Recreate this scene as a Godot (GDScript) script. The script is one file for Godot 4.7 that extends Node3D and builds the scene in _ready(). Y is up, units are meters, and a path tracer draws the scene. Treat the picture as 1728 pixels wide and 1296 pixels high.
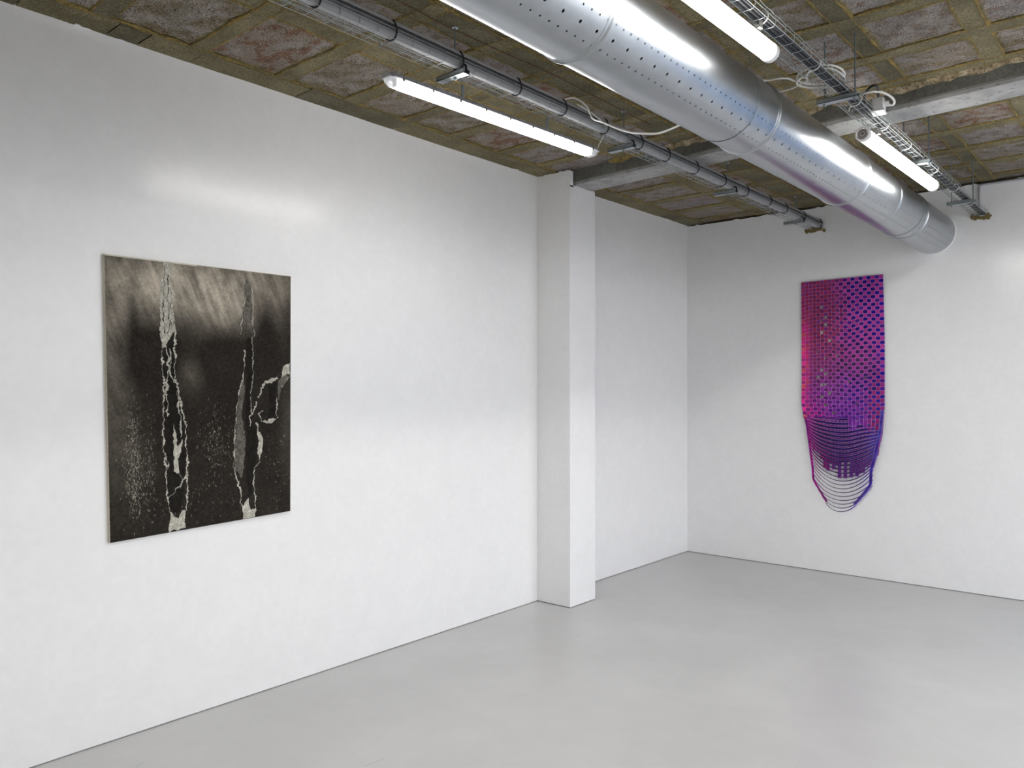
extends Node3D
# A white gallery room under a raw concrete coffered ceiling: two hung works, a perforated duct, wire trays and tube lights.

const WALL_X := -3.467      # face of the left wall
const BACK_Z := -6.57       # face of the back wall
const RIGHT_X := 2.3
const FRONT_Z := 3.4
const CEIL := 2.997         # underside of the ceiling ribs
const SLAB := 3.02

var taken := {}
var M := {}
var rng := RandomNumberGenerator.new()


# ---------------------------------------------------------------- mesh building
class B:
	var v := PackedVector3Array()
	var n := PackedVector3Array()
	var u := PackedVector2Array()
	var c := PackedColorArray()
	var i := PackedInt32Array()
	var col := Color.WHITE

	func vert(p: Vector3, nn: Vector3, uv := Vector2.ZERO) -> int:
		v.append(p); n.append(nn); u.append(uv); c.append(col)
		return v.size() - 1

	func tri(a: int, b: int, d: int) -> void:
		var g := (v[b] - v[a]).cross(v[d] - v[a])
		if g.dot(n[a] + n[b] + n[d]) > 0.0:
			i.append_array([a, d, b])
		else:
			i.append_array([a, b, d])

	func quad(p0: Vector3, p1: Vector3, p2: Vector3, p3: Vector3, nn: Vector3, uvs := []) -> void:
		var k := v.size()
		if uvs.is_empty():
			uvs = []
			for p in [p0, p1, p2, p3]:       # metres across the face
				uvs.append(Vector2(p.z, p.y) if absf(nn.x) > 0.7 else (Vector2(p.x, p.z) if absf(nn.y) > 0.7 else Vector2(p.x, p.y)))
		vert(p0, nn, uvs[0]); vert(p1, nn, uvs[1]); vert(p2, nn, uvs[2]); vert(p3, nn, uvs[3])
		tri(k, k + 1, k + 2); tri(k, k + 2, k + 3)

	func box(lo: Vector3, hi: Vector3) -> void:
		var a := lo
		var b := hi
		quad(Vector3(a.x, a.y, a.z), Vector3(b.x, a.y, a.z), Vector3(b.x, b.y, a.z), Vector3(a.x, b.y, a.z), Vector3(0, 0, -1))
		quad(Vector3(a.x, a.y, b.z), Vector3(b.x, a.y, b.z), Vector3(b.x, b.y, b.z), Vector3(a.x, b.y, b.z), Vector3(0, 0, 1))
		quad(Vector3(a.x, a.y, a.z), Vector3(a.x, a.y, b.z), Vector3(a.x, b.y, b.z), Vector3(a.x, b.y, a.z), Vector3(-1, 0, 0))
		quad(Vector3(b.x, a.y, a.z), Vector3(b.x, a.y, b.z), Vector3(b.x, b.y, b.z), Vector3(b.x, b.y, a.z), Vector3(1, 0, 0))
		quad(Vector3(a.x, a.y, a.z), Vector3(b.x, a.y, a.z), Vector3(b.x, a.y, b.z), Vector3(a.x, a.y, b.z), Vector3(0, -1, 0))
		quad(Vector3(a.x, b.y, a.z), Vector3(b.x, b.y, a.z), Vector3(b.x, b.y, b.z), Vector3(a.x, b.y, b.z), Vector3(0, 1, 0))

	# a box whose edges are cut at 45 degrees
	func bevel_box(lo: Vector3, hi: Vector3, r: float) -> void:
		var s := [lo, hi]
		for ax in 3:
			var b1 := (ax + 1) % 3
			var b2 := (ax + 2) % 3
			for e in 2:
				var nn := Vector3.ZERO
				nn[ax] = -1.0 if e == 0 else 1.0
				var q := []
				for k in [[0, 0], [1, 0], [1, 1], [0, 1]]:
					var p := Vector3.ZERO
					p[ax] = s[e][ax]
					p[b1] = s[k[0]][b1] + (r if k[0] == 0 else -r)
					p[b2] = s[k[1]][b2] + (r if k[1] == 0 else -r)
					q.append(p)
				quad(q[0], q[1], q[2], q[3], nn)
			for k in [[0, 0], [1, 0], [1, 1], [0, 1]]:
				var nn := Vector3.ZERO
				nn[b1] = -1.0 if k[0] == 0 else 1.0
				nn[b2] = -1.0 if k[1] == 0 else 1.0
				var pa := Vector3.ZERO
				var pb := Vector3.ZERO
				pa[b1] = s[k[0]][b1]; pa[b2] = s[k[1]][b2] - r * nn[b2]
				pb[b1] = s[k[0]][b1] - r * nn[b1]; pb[b2] = s[k[1]][b2]
				var l: float = lo[ax] + r
				var h: float = hi[ax] - r
				var p0 := pa; var p1 := pb; var p2 := pb; var p3 := pa
				p0[ax] = l; p1[ax] = l; p2[ax] = h; p3[ax] = h
				quad(p0, p1, p2, p3, nn.normalized())

	# a round bar along a list of points
	func tube(pts: Array, r: float, sides := 6, caps := true) -> void:
		var cnt := pts.size()
		var up := Vector3.UP
		var start := v.size()
		for k in cnt:
			var t: Vector3 = (pts[mini(k + 1, cnt - 1)] - pts[maxi(k - 1, 0)]).normalized()
			if k == 0 and absf(t.dot(up)) > 0.9:
				up = Vector3.RIGHT
			up = (up - t * up.dot(t)).normalized()
			var side := t.cross(up)
			for s in sides:
				var a := TAU * s / sides
				var d := up * cos(a) + side * sin(a)
				vert(pts[k] + d * r, d, Vector2(float(s) / sides, float(k)))
		for k in cnt - 1:
			for s in sides:
				var a := start + k * sides + s
				var b := start + k * sides + (s + 1) % sides
				tri(a, b, b + sides); tri(a, b + sides, a + sides)
		if caps:
			for e in 2:
				var kk := 0 if e == 0 else cnt - 1
				var t: Vector3 = (pts[0] - pts[1]).normalized() if e == 0 else (pts[cnt - 1] - pts[cnt - 2]).normalized()
				var m := vert(pts[kk], t)
				var first := v.size()
				for s in sides:
					vert(v[start + kk * sides + s], t)
				for s in sides:
					tri(m, first + s, first + (s + 1) % sides)

	# a closed outline in the x-y plane, swept from z0 to z1, with flat ends
	func extrude(poly: Array, z0: float, z1: float, caps := true) -> void:
		var ctr := Vector2.ZERO
		for p in poly:
			ctr += p / float(poly.size())
		for k in poly.size():
			var a: Vector2 = poly[k]
			var b: Vector2 = poly[(k + 1) % poly.size()]
			var d := (b - a).orthogonal().normalized()
			if d.dot((a + b) * 0.5 - ctr) < 0:
				d = -d
			quad(Vector3(a.x, a.y, z0), Vector3(b.x, b.y, z0), Vector3(b.x, b.y, z1), Vector3(a.x, a.y, z1), Vector3(d.x, d.y, 0))
		if caps:
			var idx := Geometry2D.triangulate_polygon(PackedVector2Array(poly))
			for e in 2:
				var z := z0 if e == 0 else z1
				var k0 := v.size()
				for p in poly:
					vert(Vector3(p.x, p.y, z), Vector3(0, 0, -1 if e == 0 else 1))
				for k in range(0, idx.size(), 3):
					tri(k0 + idx[k], k0 + idx[k + 1], k0 + idx[k + 2])

	# a profile of [radius, z] turned around the z axis
	func lathe(prof: Array, sides := 24, at := Vector2.ZERO) -> void:
		for k in prof.size() - 1:
			var a: Vector2 = prof[k]
			var b: Vector2 = prof[k + 1]
			if a.is_equal_approx(b):
				continue
			var d := b - a
			var nr := Vector2(d.y, -d.x).normalized()     # (radial, z)
			var k0 := v.size()
			for s in sides + 1:
				var t := TAU * s / sides
				var e := Vector3(cos(t), sin(t), 0)
				var nn := e * nr.x + Vector3(0, 0, nr.y)
				vert(e * a.x + Vector3(at.x, at.y, a.y), nn, Vector2(t * a.x, a.y))
				vert(e * b.x + Vector3(at.x, at.y, b.y), nn, Vector2(t * a.x, b.y))
			for s in sides:
				var q := k0 + s * 2
				tri(q, q + 1, q + 3); tri(q, q + 3, q + 2)

	func mesh() -> ArrayMesh:
		var a := []
		a.resize(Mesh.ARRAY_MAX)
		a[Mesh.ARRAY_VERTEX] = v
		a[Mesh.ARRAY_NORMAL] = n
		a[Mesh.ARRAY_TEX_UV] = u
		a[Mesh.ARRAY_COLOR] = c
		a[Mesh.ARRAY_INDEX] = i
		var m := ArrayMesh.new()
		m.add_surface_from_arrays(Mesh.PRIMITIVE_TRIANGLES, a)
		return m


# ---------------------------------------------------------------- nodes
func numbered(parent: Node, called: String) -> String:
	var key := "%d/%s" % [parent.get_instance_id(), called]
	var k: int = taken.get(key, 0)
	taken[key] = k + 1
	return called if k == 0 else "%s_%03d" % [called, k]


func put(called: String, mesh: Mesh, material: Material, parent: Node = self) -> MeshInstance3D:
	var o := MeshInstance3D.new()
	o.name = numbered(parent, called)
	o.mesh = mesh
	o.material_override = material
	parent.add_child(o)
	return o


func thing(called: String, label: String, category: String, group := "", at := Vector3.ZERO) -> Node3D:
	var o := Node3D.new()
	o.name = numbered(self, called)
	add_child(o)
	o.position = at
	return tag(o, label, category, group)


func tag(o: Node3D, label: String, category: String, group := "") -> Node3D:
	o.set_meta("label", label)
	o.set_meta("category", category)
	if group != "":
		o.set_meta("group", group)
	return o


func shell(o: Node3D, label := "", category := "") -> Node3D:
	o.set_meta("kind", "structure")
	if label != "":
		tag(o, label, category)
	return o


func bar(pts: Array, r: float, sides := 6) -> ArrayMesh:
	var b := B.new()
	b.tube(pts, r, sides)
	return b.mesh()


func boxm(lo: Vector3, hi: Vector3, r := 0.0) -> ArrayMesh:
	var b := B.new()
	if r > 0.0:
		b.bevel_box(lo, hi, r)
	else:
		b.box(lo, hi)
	return b.mesh()


func smooth_path(p: Array, steps := 5) -> Array:
	var out := []
	for k in p.size() - 1:
		var a: Vector3 = p[maxi(k - 1, 0)]
		var b: Vector3 = p[k]
		var c: Vector3 = p[k + 1]
		var d: Vector3 = p[mini(k + 2, p.size() - 1)]
		for s in steps:
			out.append(b.cubic_interpolate(c, a, d, float(s) / steps))
	out.append(p[p.size() - 1])
	return out


func V(l: Array) -> Array:
	var out := []
	for p in l:
		out.append(Vector3(p[0], p[1], p[2]))
	return out


# ---------------------------------------------------------------- materials
func rgb(r: float, g: float, b: float) -> Color:
	return Color(r / 255.0, g / 255.0, b / 255.0)


func mat(color: Color, rough := 0.6, metal := 0.0) -> StandardMaterial3D:
	var m := StandardMaterial3D.new()
	m.albedo_color = color
	m.roughness = rough
	m.metallic = metal
	return m


func noise(seed_: int, freq: float, kind := FastNoiseLite.TYPE_SIMPLEX_SMOOTH, octaves := 4) -> FastNoiseLite:
	var f := FastNoiseLite.new()
	f.seed = seed_
	f.noise_type = kind
	f.frequency = freq
	f.fractal_type = FastNoiseLite.FRACTAL_FBM if octaves > 1 else FastNoiseLite.FRACTAL_NONE
	f.fractal_octaves = octaves
	return f


func field(f: FastNoiseLite, w: int, h: int, seamless := true) -> PackedByteArray:
	var im: Image = f.get_seamless_image(w, h) if seamless else f.get_image(w, h)
	im.convert(Image.FORMAT_L8)
	return im.get_data()


func texture_of(data: PackedByteArray, w: int, h: int, fmt := Image.FORMAT_RGB8) -> ImageTexture:
	var im := Image.create_from_data(w, h, false, fmt, data)
	return ImageTexture.create_from_image(im)


# grain between two colours: coarse patches + fine specks; returns [albedo, height]
func grain(seed_: int, size: int, dark: Color, light: Color, speck: Color, fine: float, coarse: float, specks: float) -> Array:
	var a := field(noise(seed_, coarse), size, size)
	var b := field(noise(seed_ + 1, fine, FastNoiseLite.TYPE_VALUE, 2), size, size)
	var c := field(noise(seed_ + 2, fine * 0.7, FastNoiseLite.TYPE_SIMPLEX, 2), size, size)
	var out := PackedByteArray()
	var hgt := PackedByteArray()
	out.resize(size * size * 3)
	hgt.resize(size * size)
	for k in size * size:
		var t := clampf(a[k] / 255.0 * 0.9 + (b[k] / 255.0 - 0.5) * 0.9, 0.0, 1.0)
		var q := dark.lerp(light, t)
		if c[k] / 255.0 > 1.0 - specks:
			q = q.lerp(speck, 0.6)
		out[k * 3] = int(q.r * 255.0)
		out[k * 3 + 1] = int(q.g * 255.0)
		out[k * 3 + 2] = int(q.b * 255.0)
		hgt[k] = int(clampf(b[k] * 0.7 + a[k] * 0.3, 0.0, 255.0))
	return [texture_of(out, size, size), texture_of(hgt, size, size, Image.FORMAT_L8)]


func grained(maps: Array, metres: float, rough: float, relief := 0.0) -> StandardMaterial3D:
	var m := mat(Color.WHITE, rough)
	m.albedo_texture = maps[0]
	m.uv1_scale = Vector3.ONE / metres
	if relief > 0.0:
		m.heightmap_enabled = true
		m.heightmap_texture = maps[1]
		m.heightmap_scale = relief
	return m


# a face of broken concrete: exposed aggregate inside an irregular smooth margin
func aggregate(seed_: int, base: Color, stain: Color, margin: Color) -> StandardMaterial3D:
	var s := 320
	var coarse := field(noise(seed_, 0.007), s, s, false)
	var patch := field(noise(seed_ + 1, 0.012), s, s, false)
	var fine := field(noise(seed_ + 2, 0.33, FastNoiseLite.TYPE_VALUE, 2), s, s, false)
	var stones := field(noise(seed_ + 3, 0.17, FastNoiseLite.TYPE_CELLULAR, 1), s, s, false)
	var rag := field(noise(seed_ + 4, 0.03, FastNoiseLite.TYPE_SIMPLEX, 4), s, s, false)
	var out := PackedByteArray()
	var hgt := PackedByteArray()
	out.resize(s * s * 3)
	hgt.resize(s * s)
	var white := rgb(196, 188, 176)
	var pit := rgb(58, 46, 36)
	var ochre := rgb(160, 130, 66)
	for y in s:
		for x in s:
			var k := y * s + x
			var e := minf(minf(x, s - 1 - x), minf(y, s - 1 - y)) / float(s)       # distance from the rim of the piece
			var edge := e + (rag[k] / 255.0 - 0.5) * 0.13
			var f := fine[k] / 255.0 - 0.5
			var st := stones[k] / 255.0
			var q := base.lerp(stain, clampf((patch[k] / 255.0 - 0.5) * 5.0, 0.0, 1.0) * 0.8)
			q = q.lerp(rgb(160, 152, 146), clampf((coarse[k] / 255.0 - 0.52) * 3.0, 0.0, 0.7))
			var hh := 0.45 + f * 0.7 + (st - 0.4) * 0.5
			if st > 0.62 and coarse[k] < 150:
				q = q.lerp(white, clampf((st - 0.62) * 4.0, 0.0, 0.75))
			elif f < -0.2 and patch[k] > 118:
				q = q.lerp(pit, 0.65)
			if edge < 0.075:
				q = q.lerp(margin, clampf((0.075 - edge) * 26.0, 0.0, 1.0))
				if edge > 0.02 and rag[k] > 112:
					q = q.lerp(ochre, 0.45)
				hh = lerpf(hh, 0.75 + f * 0.25, clampf((0.075 - edge) * 26.0, 0.0, 1.0))
			var w := 1.0 + f * 0.55
			out[k * 3] = int(clampf(q.r * w, 0, 1) * 255.0)
			out[k * 3 + 1] = int(clampf(q.g * w, 0, 1) * 255.0)
			out[k * 3 + 2] = int(clampf(q.b * w, 0, 1) * 255.0)
			hgt[k] = int(clampf(hh, 0.0, 1.0) * 255.0)
	var m := mat(Color.WHITE, 0.95)
	m.albedo_texture = texture_of(out, s, s)
	m.heightmap_enabled = true
	m.heightmap_texture = texture_of(hgt, s, s, Image.FORMAT_L8)
	m.heightmap_scale = 1.2
	return m


func glow(color: Color, energy: float) -> StandardMaterial3D:
	var m := mat(Color(0.9, 0.9, 0.9), 0.4)
	m.emission_enabled = true
	m.emission = color
	m.emission_energy_multiplier = energy
	return m


func area_light(at: Vector3, size: Vector2, energy: float, color: Color, parent: Node) -> void:
	var l := AreaLight3D.new()
	l.name = numbered(parent, "light")
	l.area_size = size
	l.area_normalize_energy = true
	l.light_energy = energy
	l.light_color = color
	l.shadow_enabled = true
	l.area_range = 12.0
	parent.add_child(l)
	l.position = at
	l.rotation.x = -PI / 2


func _ready() -> void:
	rng.seed = 20
	# ------------------------------------------------ camera, sky, exposure
	var cam := Camera3D.new()
	cam.name = "camera"
	cam.fov = 51.96
	cam.near = 0.05
	cam.far = 60.0
	add_child(cam)
	cam.position = Vector3(0, 1.5, 0)
	cam.rotation = Vector3(0.0053, deg_to_rad(40.35), 0)
	cam.current = true

	var env := Environment.new()
	env.background_mode = Environment.BG_SKY
	var sky := Sky.new()
	var sm := ProceduralSkyMaterial.new()
	sm.sky_top_color = rgb(224, 229, 238)
	sm.sky_horizon_color = rgb(238, 239, 241)
	sm.ground_horizon_color = rgb(204, 205, 207)
	sm.ground_bottom_color = rgb(170, 171, 172)
	sm.sun_angle_max = 0.0
	sky.sky_material = sm
	env.sky = sky
	env.background_energy_multiplier = 5.4
	env.tonemap_mode = Environment.TONE_MAPPER_LINEAR
	env.tonemap_exposure = 1.25
	env.sdfgi_enabled = true
	env.ssao_enabled = true
	env.ssil_enabled = true
	var we := WorldEnvironment.new()
	we.name = "world_environment"
	we.environment = env
	add_child(we)

	materials()
	room()
	ceiling()
	beam_and_column()
	duct()
	trays()
	lamps()
	cables()
	picture()
	weaving()


const TUBE_COLOR := Color(1.0, 0.99, 0.972)
const TUBE_GLOW := 14.0
const TUBE_LIGHT := 1.1
const BATTEN_GLOW := 17.0
const BATTEN_LIGHT := 0.4


func materials() -> void:
	var wall_maps := grain(3, 512, rgb(238, 238, 239), rgb(242, 242, 243), rgb(240, 240, 241), 0.09, 0.01, 0.0)
	M.wall = grained(wall_maps, 1.2, 0.24)
	var floor_maps := floor_texture()
	M.floor = grained([floor_maps], 4.0, 0.28)
	M.olive = grained(grain(11, 640, rgb(98, 91, 66), rgb(142, 133, 102), rgb(70, 64, 46), 0.2, 0.006, 0.3), 1.3, 0.95, 0.25)
	M.olive_dark = grained(grain(14, 512, rgb(88, 82, 62), rgb(124, 117, 92), rgb(64, 58, 44), 0.2, 0.008, 0.3), 1.1, 0.95, 0.25)
	M.ochre = grained(grain(21, 384, rgb(108, 94, 56), rgb(160, 134, 72), rgb(80, 66, 42), 0.18, 0.02, 0.28), 0.7, 0.95, 0.3)
	M.concrete_dark = grained(grain(31, 512, rgb(92, 92, 86), rgb(118, 117, 110), rgb(74, 74, 70), 0.15, 0.008, 0.25), 1.3, 0.85, 0.12)
	M.concrete_pale = grained(grain(41, 512, rgb(146, 146, 146), rgb(174, 173, 171), rgb(118, 116, 113), 0.05, 0.01, 0.16), 1.3, 0.85, 0.08)
	M.slab = mat(rgb(96, 88, 70), 0.95)
	M.crumb = grained(grain(51, 256, rgb(120, 104, 78), rgb(196, 182, 156), rgb(84, 70, 48), 0.15, 0.03, 0.3), 0.5, 0.95, 0.5)
	M.panels = [
		aggregate(101, rgb(142, 130, 118), rgb(122, 84, 62), rgb(124, 116, 88)),
		aggregate(111, rgb(148, 140, 132), rgb(128, 112, 100), rgb(126, 118, 92)),
		aggregate(121, rgb(138, 133, 130), rgb(136, 116, 108), rgb(118, 112, 86)),
		aggregate(131, rgb(136, 128, 114), rgb(116, 102, 80), rgb(122, 114, 86)),
		aggregate(141, rgb(152, 146, 142), rgb(132, 108, 94), rgb(128, 119, 90)),
		aggregate(151, rgb(140, 130, 118), rgb(128, 112, 84), rgb(118, 110, 82)),
	]
	# galvanised sheet
	var sp := field(noise(61, 0.035, FastNoiseLite.TYPE_CELLULAR, 1), 512, 512)
	var sw := field(noise(62, 0.012), 512, 512)
	var al := PackedByteArray()
	var ro := PackedByteArray()
	al.resize(512 * 512 * 3)
	ro.resize(512 * 512)
	for k in 512 * 512:
		var t := 0.5 + (sp[k] / 255.0 - 0.5) * 0.3 + (sw[k] / 255.0 - 0.5) * 0.4
		al[k * 3] = int(lerpf(172, 188, t)); al[k * 3 + 1] = int(lerpf(176, 192, t)); al[k * 3 + 2] = int(lerpf(180, 196, t))
		ro[k] = int(clampf(lerpf(76, 92, t), 0, 255))
	M.galvanised = mat(Color.WHITE, 1.0, 1.0)
	M.galvanised.albedo_texture = texture_of(al, 512, 512)
	M.galvanised.roughness_texture = texture_of(ro, 512, 512, Image.FORMAT_L8)
	M.galvanised.uv1_scale = Vector3(1.0, 0.5, 1.0) / 0.6
	M.zinc = mat(rgb(168, 176, 180), 0.38, 0.9)
	M.wire = mat(rgb(176, 184, 184), 0.42, 0.75)
	M.rod = mat(rgb(128, 140, 146), 0.45, 0.7)
	M.pvc = mat(rgb(172, 173, 178), 0.4)
	M.black = mat(rgb(30, 30, 32), 0.5)
	M.black_cable = mat(rgb(40, 40, 44), 0.45)
	M.white_plastic = mat(rgb(226, 226, 226), 0.4)
	M.white_cable = mat(rgb(224, 224, 222), 0.45)
	M.grey_plastic = mat(rgb(176, 176, 184), 0.45)
	M.cap_grey = mat(rgb(124, 118, 116), 0.5)
	M.steel = mat(rgb(196, 194, 188), 0.3, 0.9)
	M.batten = glow(TUBE_COLOR, BATTEN_GLOW)
	M.tube = glow(TUBE_COLOR, TUBE_GLOW)
	M.clear = mat(Color(0.93, 0.94, 0.95, 0.32), 0.12)
	M.clear.transparency = BaseMaterial3D.TRANSPARENCY_ALPHA
	M.frame = mat(rgb(70, 72, 74), 0.5)
	M.pane = mat(Color(0.9, 0.95, 1.0, 0.08), 0.03)
	M.pane.transparency = BaseMaterial3D.TRANSPARENCY_ALPHA
	M.tinted = mat(Color(0.24, 0.56, 0.84, 0.84), 0.03)
	M.tinted.transparency = BaseMaterial3D.TRANSPARENCY_ALPHA
	M.foam = grained(grain(71, 256, rgb(120, 104, 58), rgb(186, 168, 110), rgb(70, 58, 36), 0.12, 0.03, 0.2), 0.3, 0.95, 0.6)
	M.strip = mat(Color.WHITE, 0.42)
	M.strip.vertex_color_use_as_albedo = true
	M.strip.metallic_specular = 0.25


func floor_texture() -> ImageTexture:
	var s := 1024
	var a := field(noise(81, 0.004), s, s)
	var b := field(noise(82, 0.05, FastNoiseLite.TYPE_VALUE, 2), s, s)
	var out := PackedByteArray()
	out.resize(s * s * 3)
	for k in s * s:
		var t := 192.0 + (a[k] - 128.0) * 0.035 + (b[k] - 128.0) * 0.016
		out[k * 3] = int(t); out[k * 3 + 1] = int(t); out[k * 3 + 2] = int(t - 0.5)
	var im := Image.create_from_data(s, s, false, Image.FORMAT_RGB8, out)
	var r := RandomNumberGenerator.new()
	r.seed = 5
	for k in 70:       # scuffs and specks
		var p := Vector2(r.randf() * s, r.randf() * s)
		var d := Vector2.from_angle(r.randf() * TAU)
		var len_ := r.randi_range(1, 26) if r.randf() < 0.6 else 1
		var tone := 170.0 if r.randf() < 0.6 else 204.0
		for q in len_:
			p += d
			d = d.rotated(r.randf_range(-0.05, 0.05))
			im.set_pixel(posmod(int(p.x), s), posmod(int(p.y), s), rgb(tone, tone, tone))
	return ImageTexture.create_from_image(im)


# ---------------------------------------------------------------- room shell
func room() -> void:
	var t := 0.2
	shell(put("floor", boxm(Vector3(WALL_X - t, -0.2, BACK_Z - t), Vector3(RIGHT_X + t, 0, FRONT_Z + t)), M.floor), "smooth light grey painted floor", "floor")
	# walls end 4 mm above the floor: the fine dark line along their foot
	var wl := Node3D.new()
	wl.name = "wall_left"
	add_child(wl)
	shell(wl, "long white painted wall carrying the dark picture", "wall")
	put("plaster", boxm(Vector3(WALL_X - t, 0.004, BACK_Z - t), Vector3(WALL_X, CEIL + 0.01, FRONT_Z + t)), M.wall, wl)
	put("paint_edge", ragged_edge(true), M.wall, wl)
	var wb := Node3D.new()
	wb.name = "wall_back"
	add_child(wb)
	shell(wb, "white end wall with the woven purple work", "wall")
	# the window that the duct mirrors stands in this wall, out of view to the right
	var y0 := 1.0
	var y1 := 2.6
	var x0 := -0.25
	var x1 := 2.1
	var b := B.new()
	b.box(Vector3(WALL_X, 0.004, BACK_Z - t), Vector3(x0, 2.984, BACK_Z))
	b.box(Vector3(x1, 0.004, BACK_Z - t), Vector3(RIGHT_X + t, 2.984, BACK_Z))
	b.box(Vector3(x0, 0.004, BACK_Z - t), Vector3(x1, y0, BACK_Z))
	b.box(Vector3(x0, y1, BACK_Z - t), Vector3(x1, 2.984, BACK_Z))
	put("plaster", b.mesh(), M.wall, wb)
	put("gap", boxm(Vector3(WALL_X, 2.98, BACK_Z - t), Vector3(RIGHT_X + t, SLAB, BACK_Z - 0.05)), M.slab, wb)
	put("paint_edge", ragged_edge(false), M.wall, wb)
	shell(put("wall_front", boxm(Vector3(WALL_X, 0.0, FRONT_Z), Vector3(RIGHT_X + t, SLAB, FRONT_Z + t)), M.wall), "white wall behind the viewpoint", "wall")
	# long glazed front added to the unseen right wall as fill light
	var wr := Node3D.new()
	wr.name = "wall_right"
	add_child(wr)
	shell(wr, "white wall right of the viewpoint with the added glazed front", "wall")
	var gz0 := -6.35
	var gz1 := -2.2
	var gy0 := 0.2
	var gy1 := 2.85
	b = B.new()
	b.box(Vector3(RIGHT_X, 0, BACK_Z), Vector3(RIGHT_X + t, SLAB, gz0))
	b.box(Vector3(RIGHT_X, 0, gz1), Vector3(RIGHT_X + t, SLAB, FRONT_Z))
	b.box(Vector3(RIGHT_X, 0, gz0), Vector3(RIGHT_X + t, gy0, gz1))
	b.box(Vector3(RIGHT_X, gy1, gz0), Vector3(RIGHT_X + t, SLAB, gz1))
	put("plaster", b.mesh(), M.wall, wr)
	var g := glazing("window_2", "added unseen glazed front for fill light in the wall right of the viewpoint", 0.0, gz1 - gz0, gy0, gy1, 0.0, 3, M.pane)
	g.position = Vector3(RIGHT_X + 0.1, 0, gz1)
	g.rotation.y = PI / 2
	glazing("window_1", "window of blue tinted glass in the end wall, right of the woven work", x0, x1, y0, y1, BACK_Z - 0.1, 2, M.tinted)


func glazing(called: String, label: String, x0: float, x1: float, y0: float, y1: float, z: float, n: int, glass: Material) -> Node3D:
	var w := Node3D.new()
	w.name = called
	add_child(w)
	shell(w, label, "window")
	for q in [[y0, y0 + 0.05], [y1 - 0.05, y1]]:
		put("frame_rail", boxm(Vector3(x0, q[0], z - 0.03), Vector3(x1, q[1], z + 0.03), 0.004), M.frame, w)
	for k in n + 1:
		var x := lerpf(x0 + 0.025, x1 - 0.025, float(k) / n)
		put("mullion", boxm(Vector3(x - 0.025, y0 + 0.05, z - 0.03), Vector3(x + 0.025, y1 - 0.05, z + 0.03), 0.004), M.frame, w)
	for k in n:
		var xa := lerpf(x0 + 0.025, x1 - 0.025, float(k) / n) + 0.025
		var xb := lerpf(x0 + 0.025, x1 - 0.025, float(k + 1) / n) - 0.025
		put("pane", boxm(Vector3(xa, y0 + 0.05, z - 0.003), Vector3(xb, y1 - 0.05, z + 0.003)), glass, w)
	return w


# paint that ran past the top of a wall onto the concrete
func ragged_edge(left: bool) -> ArrayMesh:
	var b := B.new()
	var f := noise(7 if left else 8, 9.0, FastNoiseLite.TYPE_SIMPLEX, 4)
	var a := -6.55 if left else WALL_X + 0.02
	var e := 0.3 if left else -0.4
	var step := 0.02
	var cnt := int((e - a) / step)
	for k in cnt:
		var p := a + k * step
		var d0 := maxf(0.0, f.get_noise_1d(p)) * 0.028
		var d1 := maxf(0.0, f.get_noise_1d(p + step)) * 0.028
		if left:
			var y := CEIL - 0.0015
			b.quad(Vector3(WALL_X - 0.002, y, p), Vector3(WALL_X + d0, y, p), Vector3(WALL_X + d1, y, p + step), Vector3(WALL_X - 0.002, y, p + step), Vector3.DOWN)
		else:
			var yy := 2.984
			b.quad(Vector3(p, yy - 0.002, BACK_Z + 0.001), Vector3(p, yy + d0 * 0.7, BACK_Z + 0.001), Vector3(p + step, yy + d1 * 0.7, BACK_Z + 0.001), Vector3(p + step, yy - 0.002, BACK_Z + 0.001), Vector3(0, 0, 1))
	return b.mesh()


# ---------------------------------------------------------------- ceiling
const BANDS_Z := [[-6.46, -6.38], [-6.05, -5.97], [-5.64, -5.55], [-5.22, -5.13], [-4.80, -4.71], [-4.20, -4.13], [-3.83, -3.745], [-3.40, -3.31], [-3.02, -2.945], [-2.635, -2.545], [-2.22, -2.137], [-1.787, -1.716], [-1.375, -1.295], [-0.96, -0.88], [-0.55, -0.47], [-0.14, -0.06], [0.27, 0.35]]
const BANDS_X := [[-2.79, -2.69], [-2.37, -2.205], [-1.93, -1.85], [-1.52, -1.44], [-1.095, -1.012], [-0.685, -0.603], [-0.275, -0.195], [0.135, 0.215], [0.545, 0.625]]


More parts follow.
